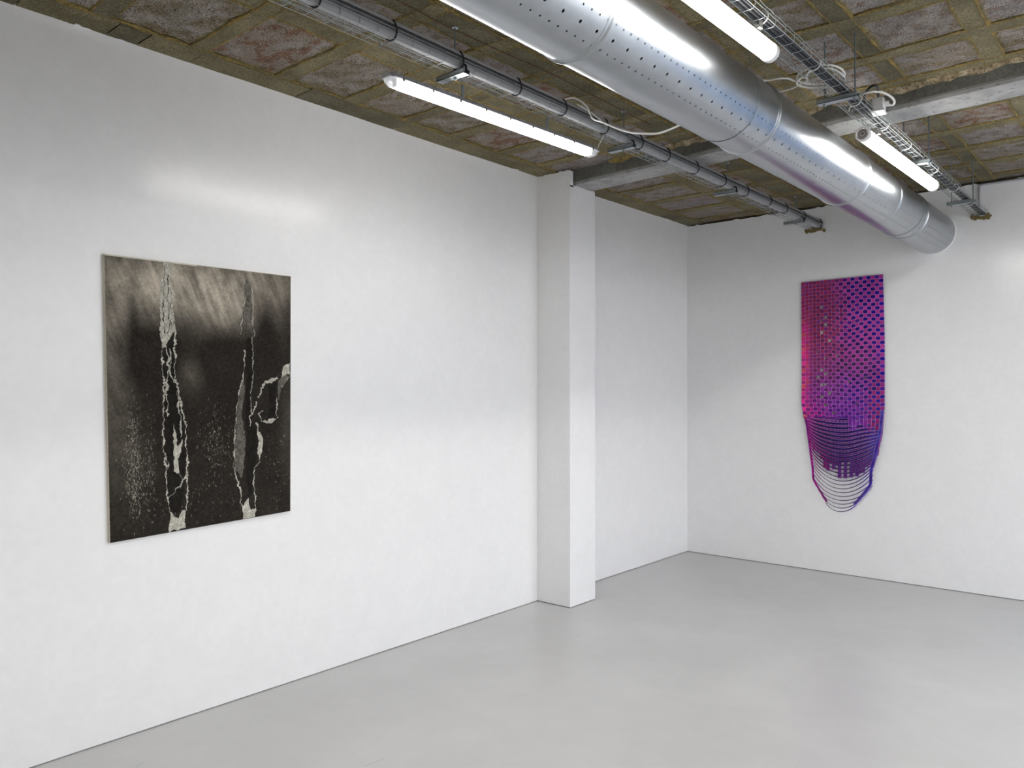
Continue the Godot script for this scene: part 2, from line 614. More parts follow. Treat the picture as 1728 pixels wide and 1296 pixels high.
func strip_mesh(along_x: bool, lo: float, hi: float, p0: float, p1: float, y: float, seed_: int) -> ArrayMesh:
	# a cast rib: flat below, with slightly wandering edges
	var b := B.new()
	var f := noise(seed_, 3.0, FastNoiseLite.TYPE_SIMPLEX, 3)
	var cnt := maxi(2, int((hi - lo) / 0.12))
	var rows := []
	for k in cnt + 1:
		var s := lerpf(lo, hi, float(k) / cnt)
		var w0 := p0 + f.get_noise_2d(s, 0.0) * 0.006
		var w1 := p1 + f.get_noise_2d(s, 9.0) * 0.006
		var yy := y + f.get_noise_2d(s, 17.0) * 0.0015
		rows.append([s, w0, w1, yy])
	for k in cnt:
		var r: Array = rows[k]
		var q: Array = rows[k + 1]
		var c := [Vector3(r[0], r[3], r[1]), Vector3(r[0], r[3], r[2]), Vector3(q[0], q[3], q[2]), Vector3(q[0], q[3], q[1])]
		var sd := [[Vector3(r[0], r[3], r[1]), Vector3(q[0], q[3], q[1]), -1.0], [Vector3(r[0], r[3], r[2]), Vector3(q[0], q[3], q[2]), 1.0]]
		if not along_x:
			for j in 4:
				c[j] = Vector3(c[j].z, c[j].y, c[j].x)
			for j in 2:
				sd[j][0] = Vector3(sd[j][0].z, sd[j][0].y, sd[j][0].x)
				sd[j][1] = Vector3(sd[j][1].z, sd[j][1].y, sd[j][1].x)
		b.quad(c[0], c[1], c[2], c[3], Vector3.DOWN)
		for j in 2:
			var nn := Vector3(0, 0, sd[j][2]) if along_x else Vector3(sd[j][2], 0, 0)
			b.quad(sd[j][0], sd[j][1], Vector3(sd[j][1].x, SLAB, sd[j][1].z), Vector3(sd[j][0].x, SLAB, sd[j][0].z), nn)
	return b.mesh()


func bead_mesh(along_x: bool, lo: float, hi: float, at: float, seed_: int, size := 1.0) -> ArrayMesh:
	# a squeezed-out seam of mortar beside a rib
	var b := B.new()
	var f := noise(seed_, 6.0, FastNoiseLite.TYPE_SIMPLEX, 3)
	var cnt := maxi(2, int((hi - lo) / 0.06))
	var prev := []
	for k in cnt + 1:
		var s := lerpf(lo, hi, float(k) / cnt)
		var w := size * maxf(0.0008, 0.0042 + f.get_noise_2d(s, 3.0) * 0.010)
		var d := maxf(0.0006, 0.002 + f.get_noise_2d(s, 31.0) * 0.005)
		var o := at + f.get_noise_2d(s, 57.0) * 0.006
		var row := [Vector3(s, CEIL + 0.003, o - w), Vector3(s, CEIL - d, o - w * 0.3), Vector3(s, CEIL - d, o + w * 0.4), Vector3(s, CEIL + 0.003, o + w)]
		if not along_x:
			for j in 4:
				row[j] = Vector3(row[j].z, row[j].y, row[j].x)
		if k > 0:
			for j in 3:
				var side := -0.7 if j == 0 else (0.7 if j == 2 else 0.0)
				var nn := (Vector3(0, -1, side) if along_x else Vector3(side, -1, 0)).normalized()
				b.quad(prev[j], prev[j + 1], row[j + 1], row[j], nn)
		prev = row
	return b.mesh()


func panel_mesh(seed_: int) -> ArrayMesh:
	var b := B.new()
	var f := noise(seed_, 2.2, FastNoiseLite.TYPE_SIMPLEX, 3)
	var n := 5
	for r in n + 1:
		for q in n + 1:
			var x := float(q) / n - 0.5
			var z := float(r) / n - 0.5
			var rim := 1.0 - smoothstep(0.34, 0.5, maxf(absf(x), absf(z)))
			var y := 0.003 + f.get_noise_2d(x, z) * 0.012 * rim
			var dx := f.get_noise_2d(x + 0.02, z) - f.get_noise_2d(x - 0.02, z)
			var dz := f.get_noise_2d(x, z + 0.02) - f.get_noise_2d(x, z - 0.02)
			b.vert(Vector3(x, y, z), Vector3(dx * 0.3, -1, dz * 0.3).normalized(), Vector2(x + 0.5, z + 0.5))
	for r in n:
		for q in n:
			var k := r * (n + 1) + q
			b.tri(k, k + 1, k + n + 2)
			b.tri(k, k + n + 2, k + n + 1)
	return b.mesh()


func ceiling() -> void:
	var c := Node3D.new()
	c.name = "ceiling"
	add_child(c)
	shell(c, "raw concrete coffered ceiling with ochre mortar seams", "ceiling")
	put("slab", boxm(Vector3(WALL_X - 0.2, SLAB, BACK_Z - 0.2), Vector3(RIGHT_X + 0.2, SLAB + 0.2, FRONT_Z + 0.2)), M.slab, c)
	var x_end := 0.625
	var z_end := 0.35
	# beside the left wall: a row of smooth blocks
	var cuts := [-6.57, -6.05, -5.3, -4.66, -4.36, -3.7, -3.02, -2.35, -1.787, -1.55, -1.42, -1.3, -1.08, -0.9, -0.55, -0.14, 0.35]
	for k in cuts.size() - 1:
		put("edge_block", strip_mesh(false, cuts[k] + 0.002, cuts[k + 1] - 0.002, WALL_X - 0.03, -3.31 + rng.randf_range(-0.012, 0.01), CEIL - rng.randf_range(0.0, 0.004), 300 + k), M.olive if k % 3 else M.olive_dark, c)
	put("mortar_seam", bead_mesh(false, -6.5, z_end, -3.305, 340, 1.7), M.ochre, c)
	var k2 := 0
	for q in BANDS_Z:
		put("rib", strip_mesh(true, -3.31, x_end, q[0], q[1], CEIL, 400 + k2), M.olive if k2 % 4 else M.olive_dark, c)
		put("mortar_seam", bead_mesh(true, -3.3, x_end, q[0], 430 + k2, 0.9), M.ochre, c)
		put("mortar_seam", bead_mesh(true, -3.3, x_end, q[1], 460 + k2, 1.25), M.ochre, c)
		k2 += 1
	k2 = 0
	for q in BANDS_X:
		put("rib", strip_mesh(false, BACK_Z, z_end, q[0], q[1], CEIL + 0.0015, 500 + k2), M.olive_dark if k2 % 3 == 1 else M.olive, c)
		put("mortar_seam", bead_mesh(false, BACK_Z, z_end, q[0], 530 + k2, 0.8), M.ochre, c)
		put("mortar_seam", bead_mesh(false, BACK_Z, z_end, q[1], 560 + k2, 1.0), M.ochre, c)
		k2 += 1
	var shapes := []
	for k in 6:
		shapes.append(panel_mesh(600 + k))
	var xs := [[-3.31, -2.79]]
	for k in BANDS_X.size() - 1:
		xs.append([BANDS_X[k][1], BANDS_X[k + 1][0]])
	var zs := [[BACK_Z, BANDS_Z[0][0]]]
	for k in BANDS_Z.size() - 1:
		zs.append([BANDS_Z[k][1], BANDS_Z[k + 1][0]])
	for a in zs.size():
		for b in xs.size():
			var lo := Vector2(xs[b][0] - 0.008, zs[a][0] - 0.008)
			var hi := Vector2(xs[b][1] + 0.008, zs[a][1] + 0.008)
			var kind := rng.randi() % 6
			if b == 0 and a == 11:
				kind = 0
			var o := put("panel", shapes[rng.randi() % 6], M.panels[kind], c)
			o.position = Vector3((lo.x + hi.x) / 2, CEIL + rng.randf_range(0.002, 0.006), (lo.y + hi.y) / 2)
			o.rotation.y = PI * (rng.randi() % 2)
			o.scale = Vector3(hi.x - lo.x, 1.0, hi.y - lo.y)


# ---------------------------------------------------------------- beam, column
func beam_and_column() -> void:
	var o := thing("concrete_beam", "grey concrete beam with a pale underside crossing the ceiling from the column", "beam")
	o.set_meta("kind", "structure")
	o.position = Vector3(-3.2, 0, -4.407)
	o.rotation.y = -0.0711
	var l := RIGHT_X + 3.3
	put("beam_body", boxm(Vector3(-0.06, 2.922, -0.225), Vector3(l, SLAB, 0.0), 0.003), M.concrete_dark, o)
	put("beam_soffit", boxm(Vector3(-0.06, 2.9, -0.225), Vector3(l, 2.924, -0.013), 0.003), M.concrete_pale, o)
	# crumbling mortar along the top of the near face
	for q in [[0.32, 0.62], [0.66, 1.75], [1.8, 3.6], [3.64, 5.4]]:
		var b := B.new()
		var f := noise(int(q[0] * 100), 7.0, FastNoiseLite.TYPE_SIMPLEX, 3)
		var cnt := int((q[1] - q[0]) / 0.035)
		var prev := []
		for k in cnt + 1:
			var s := lerpf(q[0], q[1], float(k) / cnt)
			var e := smoothstep(0.0, 0.06, minf(s - q[0], q[1] - s))
			var w := 0.002 + e * (0.022 + f.get_noise_2d(s, 2.0) * 0.022)
			var d := 0.002 + e * (0.012 + f.get_noise_2d(s, 20.0) * 0.012)
			var row := [Vector3(s, CEIL + 0.004, w + 0.012), Vector3(s, CEIL - d * 0.5, w), Vector3(s, CEIL - d, w * 0.4), Vector3(s, CEIL - d * 1.4, -0.002)]
			if k > 0:
				for j in 3:
					b.quad(prev[j], prev[j + 1], row[j + 1], row[j], Vector3(0, -0.8, 0.6))
			prev = row
		put("mortar_seam", b.mesh(), M.crumb if q[0] > 0.4 else M.ochre, o)

	var c := Node3D.new()
	c.name = "wall_column"
	add_child(c)
	shell(c, "square white column standing out of the left wall under the beam", "column")
	var x := -3.18
	put("shaft", boxm(Vector3(WALL_X - 0.05, 0.004, -4.658), Vector3(x, 2.893, -4.355), 0.002), M.wall, c)
	put("shaft_top", boxm(Vector3(WALL_X - 0.05, 2.88, -4.392), Vector3(x, 2.988, -4.3555)), M.wall, c)
	# broken plaster under the beam and along the head
	var b2 := B.new()
	for k in 26:
		var z := lerpf(-4.4, -4.65, k / 25.0)
		var h := 0.004 + rng.randf() * 0.009
		b2.box(Vector3(x - 0.02, 2.89, z - 0.005), Vector3(x - 0.0005 - rng.randf() * 0.004, 2.891 + h, z + 0.0045))
	for k in 30:
		var xx := lerpf(WALL_X + 0.01, x - 0.01, k / 29.0)
		var h := rng.randf() * 0.009
		b2.box(Vector3(xx - 0.005, 2.985, -4.37), Vector3(xx + 0.0045, 2.989 + h, -4.3556 - rng.randf() * 0.003))
	put("plaster_edge", b2.mesh(), M.wall, c)


# ---------------------------------------------------------------- duct
const DUCT := Vector2(-1.424, 2.665)
const DUCT_R := 0.153


func duct_point(a: float, r := DUCT_R) -> Vector3:
	return Vector3(DUCT.x + cos(a) * r, DUCT.y + sin(a) * r, 0)


func duct_section(z0: float, z1: float) -> ArrayMesh:
	# rolled sheet with three rows of real holes on the side that faces down into the room
	var b := B.new()
	var rows := [[-29.0, 0.042, 0.0036], [-45.0, 0.084, 0.0054], [-61.0, 0.042, 0.0034]]
	var half := 0.055      # half width of a pierced strip, in radians
	var bounds := []
	for r in rows:
		bounds.append([deg_to_rad(r[0]) - half, deg_to_rad(r[0]) + half, r])
	bounds.sort_custom(func(p, q): return p[0] < q[0])
	# plain arcs between the strips
	for k in 3:
		var a0: float = bounds[k][1]
		var a1: float = bounds[(k + 1) % 3][0]
		if a1 < a0:
			a1 += TAU
		var cnt := maxi(2, int((a1 - a0) / 0.09))
		var k0 := b.v.size()
		for s in cnt + 1:
			var a := lerpf(a0, a1, float(s) / cnt)
			var d := Vector3(cos(a), sin(a), 0)
			var p := duct_point(a)
			b.vert(p + Vector3(0, 0, z0), d, Vector2(a * DUCT_R, z0)); b.vert(p + Vector3(0, 0, z1), d, Vector2(a * DUCT_R, z1))
		for s in cnt:
			var q := k0 + s * 2
			b.tri(q, q + 1, q + 3); b.tri(q, q + 3, q + 2)
	for q in bounds:
		var pitch: float = q[2][1]
		var mid := deg_to_rad(q[2][0])
		var n := maxi(1, int(round((z1 - z0) / pitch)))
		var step := (z1 - z0) / n
		for k in n:
			var za := z0 + k * step
			var outer := []
			var inner := []
			for j in 8:
				var t := TAU * j / 8.0
				var ox := clampf(cos(t) * 1.5, -1.0, 1.0) if j % 2 else signf(cos(t)) * float(absf(cos(t)) > 0.5)
				var oy := clampf(sin(t) * 1.5, -1.0, 1.0) if j % 2 else signf(sin(t)) * float(absf(sin(t)) > 0.5)
				outer.append([mid + oy * half, za + step * (0.5 + 0.5 * ox)])
				inner.append([mid + sin(t) * q[2][2] / DUCT_R, za + step * 0.5 + cos(t) * q[2][2]])
			var k0 := b.v.size()
			for j in 8:
				var d := Vector3(cos(outer[j][0]), sin(outer[j][0]), 0)
				b.vert(duct_point(outer[j][0]) + Vector3(0, 0, outer[j][1]), d, Vector2(outer[j][0] * DUCT_R, outer[j][1]))
				d = Vector3(cos(inner[j][0]), sin(inner[j][0]), 0)
				b.vert(duct_point(inner[j][0]) + Vector3(0, 0, inner[j][1]), d, Vector2(inner[j][0] * DUCT_R, inner[j][1]))
			for j in 8:
				var a := k0 + j * 2
				var e := k0 + ((j + 1) % 8) * 2
				b.tri(a, e, e + 1); b.tri(a, e + 1, a + 1)
	return b.mesh()


func duct() -> void:
	var o := thing("ventilation_duct", "round galvanised ventilation duct with rows of small holes under the ceiling", "duct")
	var joints := [-6.575, -5.75, -5.12, -4.48, -3.23, -1.98, -0.73, 0.52, 1.77, 3.02, 3.4]
	for k in joints.size() - 1:
		put("duct_section", duct_section(joints[k] + 0.002, joints[k + 1] - 0.002), M.galvanised, o)
	for k in range(1, joints.size() - 1):
		var b := B.new()
		var r := DUCT_R
		var big: bool = not (is_equal_approx(joints[k], -5.12))
		var h := 0.006 if big else 0.0035
		var z: float = joints[k]
		b.lathe([Vector2(r, z + 0.022), Vector2(r + 0.0015, z + 0.020), Vector2(r + 0.0015, z + 0.009), Vector2(r + h, z + 0.004), Vector2(r + h, z - 0.004), Vector2(r + 0.0015, z - 0.009), Vector2(r + 0.0015, z - 0.018), Vector2(r, z - 0.02)].map(func(p): return Vector2(p.x, p.y)), 64, DUCT)
		# inner sleeve closes the joint
		b.lathe([Vector2(r - 0.002, z - 0.03), Vector2(r - 0.002, z + 0.03)], 48, DUCT)
		put("joint_ring", b.mesh(), M.galvanised, o)
	# suspension wires: a loop round the duct and up to the slab
	for z in [-5.62, -3.012, -0.4, 1.4]:
		var pts := [Vector3(DUCT.x - 0.09, CEIL + 0.005, z)]
		for k in 33:
			var a := deg_to_rad(lerpf(140.0, 400.0, k / 32.0))
			pts.append(duct_point(a, DUCT_R + 0.0012) + Vector3(0, 0, z))
		pts.append(Vector3(DUCT.x + 0.09, CEIL + 0.005, z))
		put("suspension_wire", bar(pts, 0.0013, 5), M.rod, o)
	# collar on the back wall
	var e := B.new()
	e.lathe([Vector2(DUCT_R, BACK_Z + 0.012), Vector2(DUCT_R + 0.004, BACK_Z + 0.010), Vector2(DUCT_R + 0.006, BACK_Z - 0.005)], 64, DUCT)
	put("sealing_collar", e.mesh(), M.white_plastic, o)


# ---------------------------------------------------------------- trays
func tray(label: String, x0: float, x1: float, y: float, h: float, bottoms: int) -> Node3D:
	var o := thing("cable_tray", label, "cable tray")
	var z0 := -6.56
	var z1 := 3.3
	var r := 0.0016
	for k in bottoms:
		var x := lerpf(x0, x1, float(k) / (bottoms - 1))
		put("long_wire", bar([Vector3(x, y, z0), Vector3(x, y, z1)], r, 5), M.wire, o)
	for x in [x0 - 0.004, x1 + 0.004]:
		put("long_wire", bar([Vector3(x, y + h * 0.5, z0), Vector3(x, y + h * 0.5, z1)], r * 0.9, 5), M.wire, o)
		var pts := []
		var z := z0
		while z < z1:
			pts.append(Vector3(x, y + h - 0.0035 * absf(sin((z - z0) / 0.086 * PI)), z))
			z += 0.0215
		put("top_wire", bar(pts, r * 0.9, 4), M.wire, o)
	# cross wires: bent U shapes, one mesh for all
	var u := []
	var c := 0.012
	for p in [[x0, h], [x0, c], [x0 + c * 0.3, c * 0.3], [x0 + c, 0.0], [x1 - c, 0.0], [x1 - c * 0.3, c * 0.3], [x1, c], [x1, h]]:
		u.append(Vector3(p[0], y + p[1] - 0.003, 0))
	var m := bar(u, 0.0014, 5)
	var n := int((z1 - z0) / 0.086)
	for k in n:
		put("cross_wire", m, M.wire, o).position.z = z0 + 0.03 + k * 0.086
	return o


func channel(w0: float, w1: float, y: float) -> ArrayMesh:
	# short length of slotted steel channel, open side up
	var b := B.new()
	var t := 0.0025
	b.box(Vector3(w0, y, -0.02), Vector3(w1, y + t, 0.02))
	b.box(Vector3(w0, y, -0.02), Vector3(w1, y + 0.021, -0.02 + t))
	b.box(Vector3(w0, y, 0.02 - t), Vector3(w1, y + 0.021, 0.02))
	b.box(Vector3(w0, y + 0.021 - t, -0.02), Vector3(w1, y + 0.021, -0.012))
	b.box(Vector3(w0, y + 0.021 - t, 0.012), Vector3(w1, y + 0.021, 0.02))
	return b.mesh()


func nut(at: Vector3) -> ArrayMesh:
	var b := B.new()
	b.tube([at - Vector3(0, 0.004, 0), at + Vector3(0, 0.004, 0)], 0.008, 6)
	return b.mesh()


func trays() -> void:
	tray("narrow wire mesh cable tray carrying the grey pipes beside the batten light", -2.345, -2.247, 2.811, 0.054, 4)
	var lefts := [[-6.122, "nearest the back wall"], [-4.905, "just beyond the beam"], [-3.63, "before the beam, past the white cable"], [-2.332, "beside the near end of the batten light"], [-1.05, "farthest from the back wall"]]
	for q in lefts:
		var o := thing("tray_bracket", "bracket on one rod under the pipe tray, " + q[1], "bracket", "brackets of the pipe tray", Vector3(0, 0, q[0]))
		put("channel", channel(-2.383, -2.226, 2.787), M.zinc, o)
		put("rod", bar([Vector3(-2.292, 2.776, 0), Vector3(-2.292, SLAB, 0)], 0.0033, 6), M.rod, o)
		put("nut", nut(Vector3(-2.292, 2.783, 0)), M.zinc, o)
		var d := B.new()
		d.tube([Vector3(-2.292, CEIL - 0.004, 0), Vector3(-2.292, CEIL + 0.003, 0)], 0.014, 12)
		put("ceiling_plate", d.mesh(), M.zinc, o)
		put("hook", bar(V([[-2.236, 2.79, 0.0], [-2.226, 2.802, 0.0], [-2.23, 2.822, 0.0], [-2.243, 2.83, 0.0]]), 0.005, 6), M.black, o)
	tray("wire mesh cable tray carrying black cables above the tube lights", -1.156, -1.064, 2.754, 0.032, 3)
	var rights := [[-5.94, "nearest the back wall"], [-4.74, "above the tube light beyond the beam"], [-3.47, "beside the cable coil"], [-2.2, "above the tube light before the beam"], [-0.95, "farthest from the back wall"]]
	for q in rights:
		var o := thing("tray_bracket", "bracket on two rods under the black cable tray, " + q[1], "bracket", "brackets of the black cable tray", Vector3(0, 0, q[0]))
		put("channel", channel(-1.2, -1.035, 2.728), M.zinc, o)
		for x in [-1.172, -1.046]:
			put("rod", bar([Vector3(x, 2.716, 0), Vector3(x, SLAB, 0)], 0.0033, 6), M.rod, o)
			put("nut", nut(Vector3(x, 2.724, 0)), M.zinc, o)

	# grey pipes with black ties
	var p := thing("conduit_pipe", "grey plastic conduit lying in the wire tray, strapped with black ties", "pipe")
	put("pipe", bar([Vector3(-2.270, 2.8345, -6.575), Vector3(-2.270, 2.8345, 3.3)], 0.0205, 20), M.pvc, p)
	var ties := [-6.53, -6.17, -5.8, -5.5, -5.11, -4.76, -4.38, -4.03, -3.73, -3.39, -3.03, -2.69, -2.32, -1.96, -1.62, -1.27, -0.9, -0.55, -0.2, 0.15]
	for z in ties:
		var ring := []
		for k in 17:
			var a := TAU * k / 16.0
			ring.append(Vector3(-2.262 + cos(a) * 0.0315, 2.846 + sin(a) * 0.0385, z + 0.004 * sin(a * 2.0)))
		put("cable_tie", bar(ring, 0.0036, 5), M.black, p)
	var p2 := thing("conduit_pipe", "second grey conduit behind the strapped one on the tray side toward the duct", "pipe")
	put("pipe", bar([Vector3(-2.262, 2.871, -6.575), Vector3(-2.262, 2.871, 3.3)], 0.0155, 16), M.pvc, p2)
	var bc := thing("black_cable", "thin black cable running between the two grey conduits", "cable")
	put("sheath", bar([Vector3(-2.240, 2.8555, -6.575), Vector3(-2.240, 2.8555, 3.3)], 0.0045, 8), M.black_cable, bc)

	# black cables of the other tray
	var lab := ["thick black cable on the tray side toward the duct", "black cable in the middle of the bundle in the tray", "black cable on top of the bundle in the tray", "thin black cable on the tray side away from the duct"]
	var spec := [[-1.108, 2.7645, 0.0085], [-1.091, 2.7645, 0.0085], [-1.099, 2.779, 0.0075], [-1.0755, 2.763, 0.006]]
	for k in 4:
		var o := thing("black_cable", lab[k], "cable", "black cables in the tray")
		var f := noise(900, 0.9, FastNoiseLite.TYPE_SIMPLEX, 2)
		var pts := []
		for s in 100:
			var z := lerpf(-6.575, 3.3, s / 99.0)
			pts.append(Vector3(spec[k][0] + f.get_noise_1d(z) * 0.006, spec[k][1] + absf(f.get_noise_1d(z + 40.0)) * 0.004, z))
		put("sheath", bar(pts, spec[k][2], 8), M.black_cable, o)
	for z in [-6.1, -5.6, -5.05, -4.46, -4.05, -3.62, -3.11, -2.6, -2.1]:
		var o := thing("zip_tie", "white plastic tie round the black cable bundle", "cable tie", "white ties on the black bundle", Vector3(-1.093, 2.767, z))
		var ring := []
		for k in 17:
			var a := TAU * k / 16.0
			ring.append(Vector3(cos(a) * 0.029, sin(a) * 0.0225 - 0.001, 0.004 * cos(a)))
		put("loop", bar(ring, 0.0026, 5), M.white_plastic, o)
		put("tail", bar([Vector3(-0.012, -0.021, 0.0), Vector3(-0.02, -0.03, 0.008), Vector3(-0.022, -0.044, 0.012)], 0.0022, 5), M.white_plastic, o)

	# filler where the trays enter the back wall
	for q in [[-2.39, -2.22, 2.79, 2.84, "ochre foam packed round the pipe tray in the back wall"], [-1.185, -1.045, 2.728, 2.785, "ochre foam packed round the black cable tray in the back wall"]]:
		var b := B.new()
		var r2 := RandomNumberGenerator.new()
		r2.seed = int(q[0] * -100)
		for k in 26:
			var c := Vector3(lerpf(q[0], q[1], r2.randf()), lerpf(q[2], q[3] - 0.02, r2.randf()), BACK_Z)
			var s := r2.randf_range(0.006, 0.014)
			b.tube([c + Vector3(0, 0, -0.01), c + Vector3(0, 0, s * 0.7), c + Vector3(0, 0, s)], s, 7)
		tag(put("foam_filler", b.mesh(), M.foam), q[4], "filler")


# ---------------------------------------------------------------- lamps
func lamps() -> void:
	batten(Vector3(-2.361, 2.726, -2.73), "lit batten light with a grey back and clear ends hung under the pipe tray")
	batten(Vector3(-2.361, 2.726, 1.0), "added unseen batten light under the pipe tray, the one farther from the beam")  # added behind the viewpoint to brighten the upper left wall
	# a third row added out of view to the right, as fill light
	batten(Vector3(0.6, 2.726, -3.4), "added unseen batten fill light of the third row near the end wall window")
	batten(Vector3(0.6, 2.726, -0.9), "added unseen batten fill light in the middle of the third row")
	batten(Vector3(0.6, 2.726, 1.7), "added unseen batten fill light of the third row, farthest from the end wall")

	# round tube lights under the black cable tray
	var lab := ["lit tube light beyond the beam, its grey end cap facing the room", "lit tube light on the near side of the beam, under the cable coil", "lit tube light next along the black cable tray, away from the beam"]
	var zs := [-3.885, -1.465, 0.955]
	for k in 3:
		tube_light(zs[k], lab[k])


func batten(at: Vector3, label: String) -> void:
	# the origin is the middle of the light
	var za := -0.68
	var zb := 0.68
	var o := thing("batten_light", label, "light")
	o.position = at
	o.rotation.y = -0.046
	var hw := 0.033
	var b := B.new()
	b.extrude([Vector2(-hw, 0.004), Vector2(-hw, 0.010), Vector2(-hw * 0.72, 0.024), Vector2(hw * 0.72, 0.024), Vector2(hw, 0.010), Vector2(hw, 0.004)], za + 0.012, zb - 0.012)
	put("housing", b.mesh(), M.grey_plastic, o)
	for e in [[zb - 0.013, zb + 0.006], [za - 0.006, za + 0.013]]:
		b = B.new()
		b.extrude([Vector2(-hw * 0.8, 0.003), Vector2(-hw * 0.8, 0.008), Vector2(-hw * 0.55, 0.02), Vector2(hw * 0.55, 0.02), Vector2(hw * 0.8, 0.008), Vector2(hw * 0.8, 0.003)], e[0], e[1])
		put("housing_end", b.mesh(), M.grey_plastic, o)
	var prof := [Vector2(-hw, 0.004), Vector2(-hw * 0.97, -0.010), Vector2(-hw * 0.78, -0.021), Vector2(-hw * 0.4, -0.027), Vector2(hw * 0.4, -0.027), Vector2(hw * 0.78, -0.021), Vector2(hw * 0.97, -0.010), Vector2(hw, 0.004)]
	b = B.new()
	b.extrude(prof, za + 0.066, zb - 0.066)
	put("diffuser", b.mesh(), M.batten, o)
	# clear ends with the lamp holders inside
	for e in 2:
		var z0 := zb - 0.066 if e == 0 else za + 0.066
		var z1 := zb if e == 0 else za
		b = B.new()
		for k in prof.size() - 1:
			var p: Vector2 = prof[k]
			var q: Vector2 = prof[k + 1]
			var zm := lerpf(z0, z1, 0.55)
			var d := (q - p).orthogonal().normalized()
			if d.dot((p + q) * 0.5) < 0:
				d = -d
			b.quad(Vector3(p.x, p.y, z0), Vector3(q.x, q.y, z0), Vector3(q.x, q.y, zm), Vector3(p.x, p.y, zm), Vector3(d.x, d.y, 0))
			var s := 0.6
			b.quad(Vector3(p.x, p.y, zm), Vector3(q.x, q.y, zm), Vector3(q.x * s, q.y * s, z1), Vector3(p.x * s, p.y * s, z1), Vector3(d.x, d.y, signf(z1 - z0) * 0.6).normalized())
			b.quad(Vector3(p.x * s, p.y * s, z1), Vector3(q.x * s, q.y * s, z1), Vector3(0, 0.002, z1), Vector3(0, 0.002, z1), Vector3(0, 0, signf(z1 - z0)))
		put("clear_end", b.mesh(), M.clear, o)
		b = B.new()
		var zc := lerpf(z0, z1, 0.25)
		b.tube([Vector3(0, -0.010, z0), Vector3(0, -0.010, zc)], 0.010, 12)
		b.box(Vector3(-0.013, -0.021, minf(zc, lerpf(z0, z1, 0.42))), Vector3(0.013, 0.004, maxf(zc, lerpf(z0, z1, 0.42))))
		put("lamp_holder", b.mesh(), M.white_plastic, o)
	for k in 9:
		var z := lerpf(zb - 0.06, za + 0.06, k / 8.0)
		for s in [-1, 1]:
			b = B.new()
			b.box(Vector3(s * hw - 0.002, -0.005, z - 0.006), Vector3(s * hw + 0.002, 0.013, z + 0.006))
			put("clip", b.mesh(), M.steel, o)
	for z in [za + 0.4, za + 0.96]:
		put("mounting_bracket", boxm(Vector3(0.012, 0.022, z - 0.008), Vector3(0.016, 0.0825, z + 0.008)), M.zinc, o)
	if at.x > 0.0:
		for z in [za + 0.4, za + 0.96]:
			put("hanger", bar([Vector3(0.014, 0.08, z), Vector3(0.014, SLAB - at.y, z)], 0.003, 6), M.rod, o)
	area_light(Vector3(0, -0.030, (za + zb) / 2), Vector2(0.04, zb - za - 0.14), BATTEN_LIGHT, TUBE_COLOR, o)


func arc_shell(b: B, r: float, z0: float, z1: float, a0: float, a1: float) -> void:
	var n := 18
	var k0 := b.v.size()
	for k in n + 1:
		var a := deg_to_rad(lerpf(a0, a1, float(k) / n))
		var d := Vector3(cos(a), sin(a), 0)
		b.vert(d * r + Vector3(0, 0, z0), d)
		b.vert(d * r + Vector3(0, 0, z1), d)
	for k in n:
		var q := k0 + k * 2
		b.tri(q, q + 1, q + 3); b.tri(q, q + 3, q + 2)


func tube_light(near: float, label: String) -> void:
	var o := thing("tube_light", label, "light", "", Vector3(-1.14, 2.697, near))
	o.rotation.y = -0.019
	var len_ := 1.283
	var r := 0.0315
	var b := B.new()
	arc_shell(b, r, -0.028, -len_ + 0.028, -225.0, 45.0)
	put("tube", b.mesh(), M.tube, o)
	b = B.new()
	arc_shell(b, r, -0.028, -len_ + 0.028, 45.0, 135.0)
	put("back_shell", b.mesh(), M.grey_plastic, o)
	for e in 2:
		var s := 1.0 if e == 0 else -1.0
		var z := 0.0 if e == 0 else -len_
		b = B.new()
		var prof := [Vector2(r + 0.0005, z - s * 0.03), Vector2(r + 0.0025, z - s * 0.028), Vector2(r + 0.0025, z - s * 0.006), Vector2(r - 0.001, z - s * 0.001), Vector2(r - 0.005, z - s * 0.001)]
		if e == 1:
			prof.reverse()
		else:
			prof = prof.duplicate()
		b.lathe(prof, 28)
		put("collar", b.mesh(), M.white_plastic, o)
		b = B.new()
		b.lathe([Vector2(r - 0.004, z - s * 0.003), Vector2(0.0115, z - s * 0.002), Vector2(0.0115, z - s * 0.006), Vector2(0.008, z - s * 0.006), Vector2(0.008, z - s * 0.001), Vector2(0.0, z - s * 0.001)], 28)
		var cap := put("end_cap", b.mesh(), M.cap_grey, o)
		b = B.new()
		var ring := []
		for q in 25:
			var a := TAU * q / 24.0
			ring.append(Vector3(cos(a) * 0.0098, sin(a) * 0.0098, z - s * 0.0025))
		b.tube(ring, 0.0014, 5, false)
		put("gland_ring", b.mesh(), M.white_plastic, cap)
	for z in [-0.16, -len_ + 0.16]:
		b = B.new()
		b.box(Vector3(-0.022, 0.029, z - 0.012), Vector3(0.034, 0.0325, z + 0.012))
		b.box(Vector3(0.030, 0.029, z - 0.012), Vector3(0.0335, 0.058, z + 0.012))
		b.box(Vector3(-0.022, 0.029, z - 0.012), Vector3(-0.0185, 0.058, z + 0.012))
		put("bracket", b.mesh(), M.steel, o)
	area_light(Vector3(0, -r - 0.003, -len_ / 2), Vector2(0.04, len_ - 0.1), TUBE_LIGHT, TUBE_COLOR, o)


